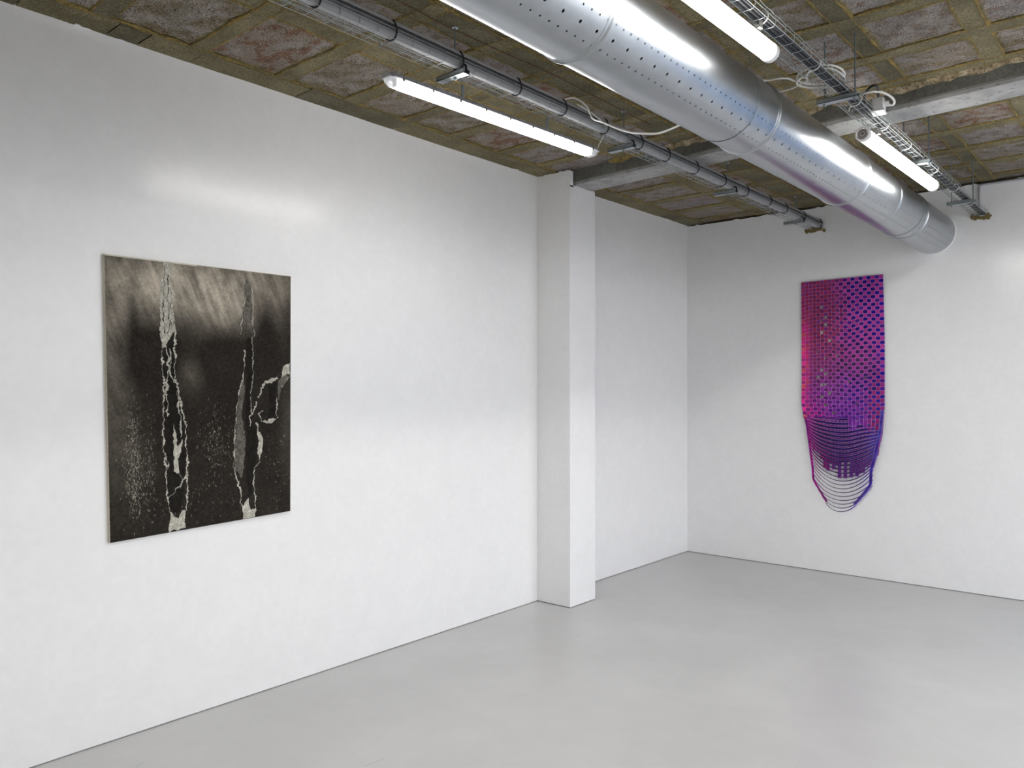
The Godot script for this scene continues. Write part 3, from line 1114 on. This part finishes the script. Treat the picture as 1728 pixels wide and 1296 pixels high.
# ---------------------------------------------------------------- cables, box, wall pipe
func cables() -> void:
	var list := [
		["white_cable", "white cable sagging from the pipe tray to the duct", [[-2.262, 2.89, -3.05], [-2.235, 2.905, -3.10], [-2.18, 2.86, -3.125], [-2.132, 2.785, -3.101], [-2.055, 2.741, -3.066], [-1.978, 2.697, -3.067], [-1.9, 2.658, -3.055], [-1.823, 2.633, -3.043], [-1.745, 2.616, -3.038], [-1.667, 2.607, -3.003], [-1.572, 2.6, -2.953]], 0.0045, M.white_cable],
		["lamp_cable", "thin white cable dropping from the pipe tray to the batten light", [[-2.236, 2.882, -3.12], [-2.226, 2.871, -3.166], [-2.226, 2.867, -3.224], [-2.23, 2.857, -3.297], [-2.235, 2.847, -3.358], [-2.25, 2.833, -3.39], [-2.285, 2.798, -3.415], [-2.316, 2.774, -3.429], [-2.33, 2.755, -3.43], [-2.33, 2.744, -3.41]], 0.0024, M.white_cable],
		["white_cable", "white cable coiled over the black cable tray and reaching the duct", [[-1.354, 2.8, -3.208], [-1.323, 2.8, -3.234], [-1.285, 2.8, -3.24], [-1.254, 2.8, -3.266], [-1.238, 2.8, -3.32], [-1.201, 2.8, -3.285], [-1.165, 2.8, -3.263], [-1.131, 2.8, -3.254], [-1.102, 2.8, -3.259], [-1.08, 2.8, -3.284], [-1.069, 2.8, -3.345], [-1.071, 2.8, -3.408], [-1.085, 2.796, -3.445], [-1.12, 2.79, -3.456], [-1.155, 2.79, -3.44], [-1.2, 2.79, -3.408], [-1.224, 2.79, -3.382], [-1.238, 2.79, -3.342], [-1.232, 2.79, -3.305], [-1.208, 2.79, -3.272], [-1.186, 2.79, -3.277], [-1.191, 2.79, -3.313], [-1.221, 2.79, -3.329], [-1.248, 2.79, -3.347], [-1.282, 2.79, -3.361], [-1.312, 2.79, -3.363], [-1.345, 2.788, -3.353]], 0.004, M.white_cable],
		["white_cable", "inner white cable loop of the coil over the black cable tray", [[-1.24, 2.806, -3.33], [-1.215, 2.808, -3.275], [-1.165, 2.809, -3.245], [-1.115, 2.809, -3.24], [-1.075, 2.809, -3.27], [-1.058, 2.808, -3.33], [-1.064, 2.806, -3.39], [-1.09, 2.803, -3.43], [-1.14, 2.8, -3.43], [-1.19, 2.8, -3.4], [-1.226, 2.803, -3.36], [-1.236, 2.806, -3.335]], 0.004, M.white_cable],
		["white_cable", "white cable curving from the black cable tray into the junction box", [[-1.105, 2.79, -3.64], [-1.085, 2.8, -3.662], [-1.061, 2.802, -3.655], [-1.024, 2.804, -3.665], [-0.997, 2.804, -3.71], [-0.984, 2.802, -3.781], [-0.987, 2.8, -3.84], [-1.002, 2.798, -3.875], [-1.015, 2.797, -3.862]], 0.005, M.white_cable],
		["black_cable", "black cable looping up behind the junction box", [[-1.1, 2.78, -3.8], [-1.095, 2.8, -3.76], [-1.075, 2.812, -3.704], [-1.045, 2.816, -3.65], [-1.014, 2.816, -3.625], [-1.006, 2.812, -3.65], [-1.03, 2.806, -3.742]], 0.0055, M.black_cable],
		["red_wire", "thin rust red wire running along the ceiling rib over the pipe tray", [[-2.291, 2.9925, 0.2], [-2.291, 2.9925, -1.2], [-2.296, 2.9925, -2.05], [-2.304, 2.9925, -2.262], [-2.293, 2.9925, -2.65], [-2.275, 2.9925, -2.963], [-2.282, 2.9925, -3.318], [-2.29, 2.9925, -3.9]], 0.0019, mat(rgb(96, 58, 40), 0.7)],
	]
	for q in list:
		var o := thing(q[0], q[1], "wire" if q[0] == "red_wire" else "cable")
		put("sheath", bar(smooth_path(V(q[2]), 5), q[3], 8), q[4], o)

	var j := thing("junction_box", "small white plastic junction box on the black cable tray near the beam", "junction box", "", Vector3(-1.052, 2.792, -3.83))
	j.rotation.y = 0.12
	put("box", boxm(Vector3(-0.026, -0.028, -0.036), Vector3(0.026, 0.03, 0.036), 0.004), M.white_plastic, j)
	put("lid", boxm(Vector3(-0.030, -0.034, -0.040), Vector3(0.030, -0.026, 0.040), 0.003), M.white_plastic, j)
	for z in [-0.018, 0.018]:
		var b := B.new()
		b.tube([Vector3(0.026, 0.004, z), Vector3(0.034, 0.004, z), Vector3(0.034, 0.004, z), Vector3(0.044, 0.004, z)], 0.008, 10)
		put("cable_gland", b.mesh(), M.white_plastic, j)

	var w := thing("wall_conduit", "grey conduit rising beside the black cable tray end and turning along the back wall", "pipe")
	put("pipe", bar(smooth_path(V([[-1.113, 2.80, -6.553], [-1.113, 2.90, -6.553], [-1.113, 2.955, -6.553], [-1.108, 2.968, -6.553], [-1.09, 2.974, -6.553], [-1.05, 2.974, -6.553], [-0.6, 2.974, -6.553], [1.0, 2.974, -6.553]]), 3), 0.0085, 10), M.pvc, w)


# ---------------------------------------------------------------- the dark picture
const PIC := [Vector2(-1.412, 2.065), Vector2(-2.322, 2.069), Vector2(-1.439, 0.846), Vector2(-2.322, 0.877)]     # (z, y) of its corners


func pic(u: float, v: float, out := 0.0) -> Vector3:
	var a: Vector2 = (PIC[0] as Vector2).lerp(PIC[1], u)
	var b: Vector2 = (PIC[2] as Vector2).lerp(PIC[3], u)
	var p := a.lerp(b, v)
	return Vector3(-3.449 + out, p.y, p.x)


func blob(u: float, v: float, cu: float, cv: float, ru: float, rv: float) -> float:
	var d := ((u - cu) / ru) * ((u - cu) / ru) + ((v - cv) / rv) * ((v - cv) / rv)
	return exp(-d)


func picture_print() -> ImageTexture:
	var w := 480
	var h := 640
	var g := field(noise(201, 0.25, FastNoiseLite.TYPE_VALUE, 2), w, h, false)
	var s := field(noise(202, 0.012), w, h, false)
	var f := noise(203, 0.02, FastNoiseLite.TYPE_SIMPLEX, 3)
	var out := PackedByteArray()
	out.resize(w * h * 3)
	for y in h:
		var v := float(y) / h
		for x in w:
			var u := float(x) / w
			var k := y * w + x
			var streak := f.get_noise_2d((x - y * 0.45) * 1.6, (y + x * 0.3) * 0.25)
			var t := 0.0
			t += 0.66 * blob(u, v, 0.42, 0.08, 0.30, 0.16)
			t += 0.48 * blob(u, v, 0.20, 0.10, 0.16, 0.12)
			t += 0.48 * blob(u, v, 0.85, 0.05, 0.22, 0.14)
			t += 0.38 * blob(u, v, 0.02, 0.25, 0.10, 0.35)
			t += 0.38 * blob(u, v, 0.62, 0.17, 0.14, 0.10)
			t += 0.34 * blob(u, v, 0.43, 0.42, 0.08, 0.07)
			t += 0.14 * blob(u, v, 0.99, 0.62, 0.06, 0.2)
			t += 0.13 * blob(u, v, 0.06, 0.66, 0.12, 0.2)
			t -= 0.26 * blob(u, v, 0.13, 0.16, 0.03, 0.13)
			t -= 0.2 * blob(u, v, 0.84, 0.2, 0.05, 0.16)
			t -= 0.3 * blob(u, v, 0.22, 0.34, 0.12, 0.1)
			t -= 0.25 * blob(u, v, 0.6, 0.36, 0.16, 0.12)
			t = maxf(t, 0.0)
			t *= 1.0 + streak * 0.28 * smoothstep(0.05, 0.3, t) + (s[k] / 255.0 - 0.5) * 0.5
			t += 0.055 + (g[k] / 255.0 - 0.5) * (0.13 + t * 0.12) + (s[k] / 255.0 - 0.5) * 0.05
			t = clampf(t, 0.0, 1.0)
			out[k * 3] = int(lerpf(38, 196, t)); out[k * 3 + 1] = int(lerpf(35, 186, t)); out[k * 3 + 2] = int(lerpf(32, 170, t))
	var im := Image.create_from_data(w, h, false, Image.FORMAT_RGB8, out)
	var r := RandomNumberGenerator.new()
	r.seed = 33
	# rubbed, scratched columns
	for c in [[0.12, 0.72, 0.045, 0.16, 620], [0.2, 0.75, 0.03, 0.15, 180], [0.55, 0.68, 0.1, 0.12, 260], [0.4, 0.9, 0.3, 0.06, 90], [0.9, 0.8, 0.08, 0.15, 70], [0.12, 0.84, 0.04, 0.06, 120]]:
		for k in c[4]:
			var px := int(clampf(c[0] + r.randfn() * c[2] * 0.5, 0.0, 0.995) * w)
			var py := int(clampf(c[1] + r.randfn() * c[3] * 0.6, 0.0, 0.98) * h)
			var l := r.randi_range(1, 5)
			var tone := r.randf_range(95, 190)
			for q in l:
				if py + q < h:
					im.set_pixel(px, py + q, rgb(tone, tone * 0.97, tone * 0.9))
	# worn light rim
	for x in w:
		for y in (3 if x < w * 0.45 else 1):
			im.set_pixel(x, y, rgb(214, 210, 196))
	for y in h:
		if r.randf() < 0.5:
			im.set_pixel(0, y, rgb(170, 165, 150)); im.set_pixel(w - 1, y, rgb(120, 115, 105))
	return ImageTexture.create_from_image(im)


func picture() -> void:
	var o := thing("picture", "large dark grey picture with torn pale strips on the left wall", "picture")
	# the support, 16 mm deep, standing off the wall
	var b := B.new()
	var c := [pic(0, 0), pic(1, 0), pic(1, 1), pic(0, 1)]
	var back := []
	for p in c:
		back.append(Vector3(WALL_X, p.y, p.z))
	for k in 4:
		var q := (k + 1) % 4
		var mid: Vector3 = (c[k] + c[q]) / 2 - pic(0.5, 0.5)
		mid.x = 0
		b.quad(c[k], c[q], back[q], back[k], mid.normalized())
	b.quad(back[0], back[1], back[2], back[3], Vector3(-1, 0, 0))
	put("support", b.mesh(), mat(rgb(206, 200, 182), 0.8), o)
	var pm := mat(Color.WHITE, 0.9)
	pm.metallic_specular = 0.15
	pm.albedo_texture = picture_print()
	b = B.new()
	b.quad(pic(0, 0, 0.0004), pic(1, 0, 0.0004), pic(1, 1, 0.0004), pic(0, 1, 0.0004), Vector3(1, 0, 0), [Vector2(0, 0), Vector2(1, 0), Vector2(1, 1), Vector2(0, 1)])
	put("print", b.mesh(), pm, o)

	var paper_maps := grain(221, 256, rgb(164, 161, 150), rgb(216, 213, 202), rgb(112, 108, 98), 0.12, 0.03, 0.22)
	var paper := grained(paper_maps, 0.22, 0.85)
	var grey_maps := grain(231, 256, rgb(78, 75, 70), rgb(132, 128, 120), rgb(60, 57, 52), 0.14, 0.03, 0.3)
	var grey := grained(grey_maps, 0.22, 0.85)
	var dark := grained(grain(241, 256, rgb(28, 26, 24), rgb(44, 41, 38), rgb(62, 58, 53), 0.2, 0.03, 0.2), 0.3, 0.8)
	for m in [paper, grey, dark]:
		m.metallic_specular = 0.15
	var lights := [
		[[0.278,0.005], [0.268,0.080], [0.260,0.154], [0.258,0.264], [0.266,0.319], [0.282,0.318], [0.297,0.290], [0.326,0.262], [0.327,0.215], [0.318,0.169], [0.316,0.109], [0.310,0.058], [0.323,0.018], [0.316,0.002]],
		[[0.284,0.902], [0.297,0.931], [0.286,0.997], [0.372,0.995], [0.373,0.930], [0.360,0.924], [0.339,0.950], [0.313,0.942]],
		[[0.315,0.593], [0.330,0.635], [0.336,0.682], [0.352,0.674], [0.362,0.656], [0.359,0.703], [0.340,0.730], [0.342,0.781], [0.331,0.790], [0.317,0.775], [0.317,0.709]],
		[[0.697,0.946], [0.731,0.920], [0.746,0.967], [0.777,0.960], [0.773,0.998], [0.700,0.999]],
		[[0.786,0.648], [0.806,0.654], [0.822,0.681], [0.817,0.732], [0.801,0.762], [0.790,0.741], [0.797,0.690]],
		[[0.842,0.441], [0.913,0.428], [0.918,0.438], [0.873,0.453], [0.845,0.455]],
		[[0.819,0.613], [0.881,0.602], [0.904,0.606], [0.873,0.621], [0.825,0.617]],
		[[0.950,0.385], [0.973,0.375], [0.994,0.374], [0.991,0.417], [0.970,0.417], [0.945,0.433]],
	]
	var mids := [
		[[0.687,0.472], [0.705,0.432], [0.716,0.472], [0.696,0.573], [0.715,0.675], [0.709,0.776], [0.694,0.835], [0.654,0.792], [0.651,0.731], [0.659,0.612]],
		[[0.720,0.027], [0.752,0.065], [0.762,0.197], [0.766,0.263], [0.736,0.218], [0.707,0.199], [0.699,0.230], [0.692,0.200], [0.713,0.118]],
		[[0.921,0.443], [0.970,0.412], [0.986,0.433], [0.945,0.475], [0.921,0.528], [0.913,0.485]],
	]
	var darks := [
		[[0.283,0.335], [0.325,0.285], [0.329,0.43], [0.345,0.52], [0.376,0.61], [0.377,0.75], [0.372,0.84], [0.345,0.93], [0.31,0.93], [0.287,0.88], [0.283,0.8], [0.273,0.7], [0.271,0.6], [0.278,0.5], [0.272,0.4]],
		[[0.725,0.262], [0.757,0.275], [0.763,0.42], [0.748,0.55], [0.762,0.62], [0.79,0.66], [0.79,0.75], [0.765,0.8], [0.757,0.9], [0.735,0.92], [0.72,0.82], [0.725,0.68], [0.715,0.55], [0.725,0.42]],
		[[0.86,0.46], [0.905,0.45], [0.9,0.59], [0.865,0.6]],
	]
	var strokes := [
		[6, [[0.268,0.080], [0.260,0.154], [0.258,0.264], [0.264,0.319], [0.262,0.392], [0.272,0.466], [0.266,0.558], [0.262,0.641], [0.267,0.697], [0.275,0.744], [0.274,0.799], [0.280,0.855], [0.284,0.902]]],
		[6, [[0.314,0.095], [0.320,0.187], [0.331,0.262], [0.327,0.327], [0.330,0.430], [0.340,0.467], [0.348,0.505], [0.361,0.552], [0.379,0.600], [0.381,0.657], [0.387,0.752], [0.385,0.846], [0.376,0.931]]],
		[7, [[0.282,0.309], [0.296,0.355], [0.290,0.411], [0.281,0.466], [0.290,0.522], [0.284,0.577]]],
		[4, [[0.297,0.318], [0.311,0.364], [0.302,0.411], [0.320,0.448], [0.330,0.439]]],
		[6, [[0.340,0.467], [0.346,0.542], [0.356,0.599], [0.352,0.655]]],
		[6, [[0.387,0.780], [0.355,0.825], [0.309,0.858], [0.285,0.874]]],
		[4, [[0.336,0.786], [0.362,0.811], [0.348,0.843]]],
		[5, [[0.276,0.707], [0.285,0.744], [0.279,0.799]]],
		[3, [[0.719,0.098], [0.699,0.189], [0.691,0.260]]],
		[3, [[0.763,0.064], [0.765,0.197], [0.771,0.268]]],
		[4.5, [[0.712,0.320], [0.705,0.422], [0.687,0.472], [0.662,0.552], [0.655,0.651], [0.645,0.781], [0.659,0.832], [0.683,0.874], [0.692,0.956]]],
		[4, [[0.754,0.269], [0.761,0.330], [0.765,0.412], [0.756,0.442], [0.746,0.513], [0.749,0.575]]],
		[6, [[0.795,0.514], [0.818,0.474], [0.842,0.445]]],
		[7, [[0.744,0.625], [0.748,0.590], [0.772,0.565], [0.792,0.525]]],
		[6, [[0.782,0.617], [0.797,0.648], [0.794,0.710], [0.803,0.772], [0.768,0.801], [0.762,0.851], [0.768,0.903], [0.777,0.945], [0.770,0.995]]],
		[4, [[0.913,0.517], [0.908,0.606]]],
		[4, [[0.818,0.567], [0.798,0.576], [0.818,0.613]]],
		[2.5, [[0.527,0.774], [0.550,0.766], [0.577,0.776]]],
		[5, [[0.945,0.475], [0.970,0.444], [0.994,0.423]]],
	]
	var s := 0
	for q in mids:
		put("grey_scrap", scrap(q, 0.0008, 60 + s), grey, o); s += 1
	for q in darks:
		put("dark_scrap", scrap(q, 0.0011, 70 + s), dark, o); s += 1
	for q in lights:
		put("torn_paper", scrap(q, 0.0015, 80 + s), paper, o); s += 1
	for q in [[3, [[0.284, 0.02], [0.277, 0.1], [0.274, 0.2], [0.276, 0.27]]], [2.5, [[0.3, 0.05], [0.296, 0.14], [0.303, 0.22], [0.296, 0.27]]], [2, [[0.311, 0.1], [0.313, 0.2], [0.318, 0.25]]]]:
		put("tear", torn(q[1], q[0] * 0.001, 0.0019, 90 + s), dark, o); s += 1
	for q in strokes:
		put("torn_edge", torn(q[1], q[0] * 0.001, 0.0019, 90 + s), paper, o); s += 1


func scrap(q: Array, out: float, seed_: int) -> ArrayMesh:
	# a flat torn scrap with a ragged outline
	var f := noise(seed_, 30.0, FastNoiseLite.TYPE_SIMPLEX, 3)
	var poly := PackedVector2Array()
	for k in q.size():
		var a := Vector2(q[k][0], q[k][1])
		var c := Vector2(q[(k + 1) % q.size()][0], q[(k + 1) % q.size()][1])
		var n := maxi(1, int(a.distance_to(c) / 0.006))
		for j in n:
			var p := a.lerp(c, float(j) / n)
			p += Vector2(f.get_noise_2d(p.x, p.y), f.get_noise_2d(p.y + 7.0, p.x)) * 0.006
			poly.append(Vector2(clampf(p.x, 0.002, 0.998), clampf(p.y, 0.002, 0.998)))
	var idx := Geometry2D.triangulate_polygon(poly)
	var b := B.new()
	for p in poly:
		b.vert(pic(p.x, p.y, out), Vector3(1, 0, 0), p)
	for k in range(0, idx.size(), 3):
		b.tri(idx[k], idx[k + 1], idx[k + 2])
	return b.mesh()


func torn(q: Array, width: float, out: float, seed_: int) -> ArrayMesh:
	# the pale curled edge of a tear: a narrow ragged ribbon
	var f := noise(seed_, 22.0, FastNoiseLite.TYPE_SIMPLEX, 3)
	var g := noise(seed_ + 500, 14.0, FastNoiseLite.TYPE_SIMPLEX, 2)
	var h := noise(seed_ + 800, 90.0, FastNoiseLite.TYPE_SIMPLEX, 2)
	var pts := []
	for k in q.size() - 1:
		var a := Vector2(q[k][0], q[k][1])
		var c := Vector2(q[k + 1][0], q[k + 1][1])
		var n := maxi(1, int(a.distance_to(c) / 0.003))
		for j in n:
			pts.append(a.lerp(c, float(j) / n))
	var b := B.new()
	for k in pts.size():
		var p: Vector2 = pts[k]
		p.x += f.get_noise_2d(p.y, p.x) * 0.008
		p.y += f.get_noise_2d(p.x + 3.0, p.y) * 0.004
		var t: Vector2 = (pts[mini(k + 1, pts.size() - 1)] - pts[maxi(k - 1, 0)])
		var side := Vector2(t.y * 1.2 / 0.91, -t.x).normalized()
		var w := width * maxf(0.25, 0.75 + g.get_noise_2d(p.y, 2.0) * 1.0)
		var w1 := w * (0.8 + h.get_noise_2d(p.y, p.x) * 0.9)
		var w2 := w * (0.5 + h.get_noise_2d(p.x + 5.0, p.y) * 0.7)
		b.vert(pic(clampf(p.x + side.x * w1, 0.001, 0.999), clampf(p.y + side.y * w1 * 0.7, 0.001, 0.999), out), Vector3(1, 0, 0), p)
		b.vert(pic(clampf(p.x - side.x * w2, 0.001, 0.999), clampf(p.y - side.y * w2 * 0.7, 0.001, 0.999), out), Vector3(1, 0, 0), p + Vector2(0.004, 0))
	for k in pts.size() - 1:
		b.tri(k * 2, k * 2 + 1, k * 2 + 3)
		b.tri(k * 2, k * 2 + 3, k * 2 + 2)
	return b.mesh()


# ---------------------------------------------------------------- the woven work
# crossings where both strips are torn away and the wall shows: upright strip, level strip, quarters missing
const TORN := [[5, 7, 3], [6, 10, 3], [5, 11, 2], [6, 12, 3], [5, 14, 3], [7, 16, 3], [4, 19, 2], [6, 21, 2], [5, 24, 3], [6, 25, 3], [4, 26, 3], [5, 28, 3], [6, 28, 2], [7, 30, 3], [5, 31, 3], [12, 27, 2], [14, 33, 2], [9, 20, 2], [6, 33, 3], [16, 26, 2], [8, 35, 3]]


func is_torn(j: int, i: int, part: int) -> bool:
	for q in TORN:
		if q[0] == j and q[1] == i and part < q[2]:
			return true
	return false


const TOP := 2.38
const NC := 21
const PITCH := 0.0302


func lerp_table(t: Array, x: float) -> float:
	for k in t.size() - 1:
		if x <= t[k + 1][0] or k == t.size() - 2:
			var s := clampf((x - t[k][0]) / (t[k + 1][0] - t[k][0]), 0.0, 1.0)
			return lerpf(t[k][1], t[k + 1][1], s)
	return 0.0


func left_edge(y: float) -> float:      # y measured down from the top
	return lerp_table([[0.0, -2.408], [1.0, -2.402], [1.1, -2.386], [1.2, -2.364], [1.35, -2.34], [1.53, -2.316], [1.63, -2.312], [1.8, -2.21], [1.88, -2.06]], y)


func right_edge(y: float) -> float:
	return lerp_table([[0.0, -1.772], [0.5, -1.762], [1.04, -1.759], [1.2, -1.772], [1.4, -1.808], [1.52, -1.84], [1.64, -1.846], [1.8, -1.97], [1.88, -2.03]], y)


func mixc(a: Color, b: Color, t: float) -> Color:
	return a.lerp(b, clampf(t, 0.0, 1.0))


func weft_color(u: float, v: float, r: RandomNumberGenerator) -> Color:
	var q := mixc(rgb(112, 42, 92), rgb(24, 14, 128), smoothstep(0.38, 0.62, u + r.randf_range(-0.06, 0.06)))
	q = mixc(q, rgb(62, 36, 78), blob(u, v, 0.62, 0.36, 0.26, 0.09) * 1.2)
	q = mixc(q, mixc(rgb(92, 24, 112), rgb(58, 36, 142), u), smoothstep(0.4, 0.56, v))
	q = mixc(q, rgb(222, 48, 124), (1.0 - smoothstep(0.04, 0.16, u)) * blob(u, v, 0.0, 0.33, 1.0, 0.22))
	q = mixc(q, rgb(30, 20, 150), smoothstep(0.86, 0.95, u) * 0.7)
	if r.randf() < 0.3:      # strips cut from another sheet
		q = mixc(q, rgb(126, 52, 150), 0.4)
	return q * r.randf_range(0.92, 1.08)


func warp_color(u: float, v: float, r: RandomNumberGenerator) -> Color:
	var q := mixc(rgb(150, 46, 84), rgb(176, 62, 150), smoothstep(0.3, 0.6, u + r.randf_range(-0.08, 0.08)))
	q = mixc(q, rgb(132, 54, 152), smoothstep(0.25, 0.5, v) * (1.0 - 0.4 * absf(u - 0.5)))
	q = mixc(q, mixc(rgb(200, 26, 134), rgb(116, 44, 156), smoothstep(0.1, 0.45, u)), smoothstep(0.45, 0.62, v))
	q = mixc(q, rgb(160, 42, 98), smoothstep(0.72, 0.9, u) * smoothstep(0.3, 0.5, v) * 0.7)
	q = mixc(q, rgb(236, 46, 150) if r.randf() < 0.6 else rgb(216, 76, 92), (1.0 - smoothstep(0.03, 0.13, u)) * smoothstep(0.1, 0.2, v) * (1.0 - smoothstep(0.6, 0.75, v)))
	return q * r.randf_range(0.92, 1.08)


func ribbon(pts: Array, side: Array, cols: Array, half: float, pale: Color) -> ArrayMesh:
	# a strip of printed paper; along its two cut edges the unprinted white core of the paper shows
	var b := B.new()
	var rim := minf(0.0018, half * 0.14)
	for k in pts.size():
		var p: Vector3 = pts[k]
		var s: Vector3 = side[k]
		var t: Vector3 = (pts[mini(k + 1, pts.size() - 1)] - pts[maxi(k - 1, 0)]).normalized()
		var n := t.cross(s)
		if n.z < 0:
			n = -n
		n = n.normalized()
		for q in [[-half, 1], [-half + rim, 1], [-half + rim, 0], [half - rim, 0], [half - rim, 1], [half, 1]]:
			b.col = Color(pale.srgb_to_linear() if q[1] == 1 else (cols[k] as Color).srgb_to_linear(), 1.0)
			b.vert(p + s * q[0], n)
	for k in pts.size() - 1:
		if (cols[k] as Color).a < 0.5:       # torn away
			continue
		for j in [0, 2, 4]:
			var a: int = k * 6 + j
			b.tri(a, a + 1, a + 7)
			b.tri(a, a + 7, a + 6)
	return b.mesh()


func weaving() -> void:
	var o := thing("woven_hanging", "long hanging woven from purple, blue and pink paper strips on the back wall", "artwork")
	var r := RandomNumberGenerator.new()
	r.seed = 77
	var zb := BACK_Z + 0.016
	var rows := 37
	var f := noise(301, 1.6, FastNoiseLite.TYPE_SIMPLEX, 2)
	# downward wander of a row at u, so that the weave is not ruled
	var wander := func(u: float, y: float) -> float:
		return f.get_noise_2d(u * 0.9, y * 0.9) * 0.016 * smoothstep(0.0, 0.25, y) - 0.022 * u * (1.0 - smoothstep(0.0, 0.9, y)) * 0.4
	# upright strips
	for j in NC:
		var u := (j + 0.5) / NC
		var y_end := 1.36 + 0.26 * (1.0 - pow(absf(u - 0.55) * 1.9, 2.0)) + r.randf_range(-0.05, 0.02)
		if j in [6, 8, 10, 12] :
			y_end -= r.randf_range(0.05, 0.16)
		var pts := []
		var side := []
		var cols := []
		var n := int(y_end / PITCH * 4)
		var last := -1
		var col := Color.WHITE
		for k in n + 1:
			var y := k * PITCH / 4.0
			var row := int(y / PITCH)
			if row != last:
				col = warp_color(u, y / 1.88, r)
				last = row
			var x := lerpf(left_edge(y), right_edge(y), u)
			var ph := y / PITCH - 0.5
			var over := cos(ph * PI) * (1.0 if j % 2 == 0 else -1.0)
			var z := zb + over * 0.0016 + 0.02 * smoothstep(0.5, 1.3, y)
			if row >= rows and u < 0.55:
				z = zb + 0.006
			elif row >= rows + 8:
				z = zb + 0.006
			pts.append(Vector3(x, TOP - y - wander.call(u, y), z))
			side.append(Vector3(1, 0, 0))
			cols.append(Color(col, 0.0 if is_torn(j, row, k % 4) else 1.0))
		put("upright_strip", ribbon(pts, side, cols, 0.0146 * (1.0 if y_end > 0 else 1.0), rgb(196, 128, 196)), M.strip, o)
	# level strips
	for i in rows:
		var pts := []
		var side := []
		var cols := []
		var n := NC * 4
		var last := -1
		var col := Color.WHITE
		var y := (i + 0.5) * PITCH
		for k in n + 1:
			var u := float(k) / n
			var c := mini(int(u * NC), NC - 1)
			if c != last:
				col = weft_color(u, y / 1.88, r)
				last = c
			var ph := u * NC - 0.5
			var over := -cos(ph * PI) * (1.0 if i % 2 == 0 else -1.0)
			var x := lerpf(left_edge(y) - 0.002, right_edge(y) + 0.002, u)
			var sag := 0.03 * smoothstep(0.7, 1.12, y) * 4.0 * u * (1.0 - u)
			pts.append(Vector3(x, TOP - y - wander.call(u, y) - sag * 0.3, zb + over * 0.0016 + 0.02 * smoothstep(0.5, 1.3, y)))
			side.append(Vector3(0, 1, 0))
			cols.append(Color(col, 0.0 if is_torn(c, i, k % 4) else 1.0))
		put("level_strip", ribbon(pts, side, cols, 0.0138, rgb(190, 124, 192)), M.strip, o)
	# strips that have come loose and sag
	var loose := 24
	for i in loose:
		var t := float(i) / (loose - 1)
		var ye := lerp_table([[0.0, 1.09], [0.35, 1.26], [0.7, 1.48], [0.85, 1.62], [1.0, 1.79]], t)
		var yc := lerpf(1.13, 1.868, pow(t, 0.95))
		var xl := left_edge(ye)
		var xr := right_edge(ye)
		var pts := []
		var side := []
		var cols := []
		var n := 40
		var half := lerpf(0.011, 0.0052, smoothstep(0.25, 0.75, t))
		for k in n + 1:
			var u := float(k) / n
			var w := 4.0 * u * (1.0 - u)
			var y := lerpf(ye, yc, pow(w, 0.8))
			if t < 0.5:
				y = lerpf(y, ye + (yc - ye) * 0.55, smoothstep(0.5, 0.9, u) * (1.0 - t * 2.0))
			var z := zb + 0.014 + 0.035 * w * smoothstep(0.0, 0.4, t) + 0.004 * r.randf()
			var lean := 0.8 * smoothstep(0.1, 0.9, w) * smoothstep(0.2, 0.7, t)
			pts.append(Vector3(lerpf(xl, xr, u), TOP - y, z))
			side.append(Vector3(0, cos(lean), sin(lean)))
			var q := mixc(rgb(176, 18, 140), rgb(46, 22, 92), smoothstep(0.0, 0.22, u))  # dark purple print, with some shade of the hanging strips in the colour
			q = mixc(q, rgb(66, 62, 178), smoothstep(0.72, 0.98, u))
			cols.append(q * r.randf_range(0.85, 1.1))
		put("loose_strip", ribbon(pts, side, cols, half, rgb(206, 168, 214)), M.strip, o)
	# the two selvedges that hold the loose ends
	for e in 2:
		var pts := []
		var side := []
		var cols := []
		for k in 31:
			var y := lerpf(1.05 if e == 1 else 1.12, 1.80, k / 30.0)
			var x := left_edge(y) + 0.012 if e == 0 else right_edge(y) - 0.012
			pts.append(Vector3(x, TOP - y, zb + 0.02 + 0.02 * sin(k / 30.0 * PI)))
			side.append(Vector3(1, 0, 0.35 if e == 0 else -0.35).normalized())
			var q := rgb(196, 24, 150) if e == 0 else rgb(50, 36, 134)
			q = mixc(q, rgb(70, 24, 104) if e == 0 else rgb(84, 88, 170), r.randf() * (0.8 - 0.5 * k / 30.0))
			cols.append(q * r.randf_range(0.8, 1.1))
		put("side_strip", ribbon(pts, side, cols, 0.0115, rgb(176, 110, 196)), M.strip, o)
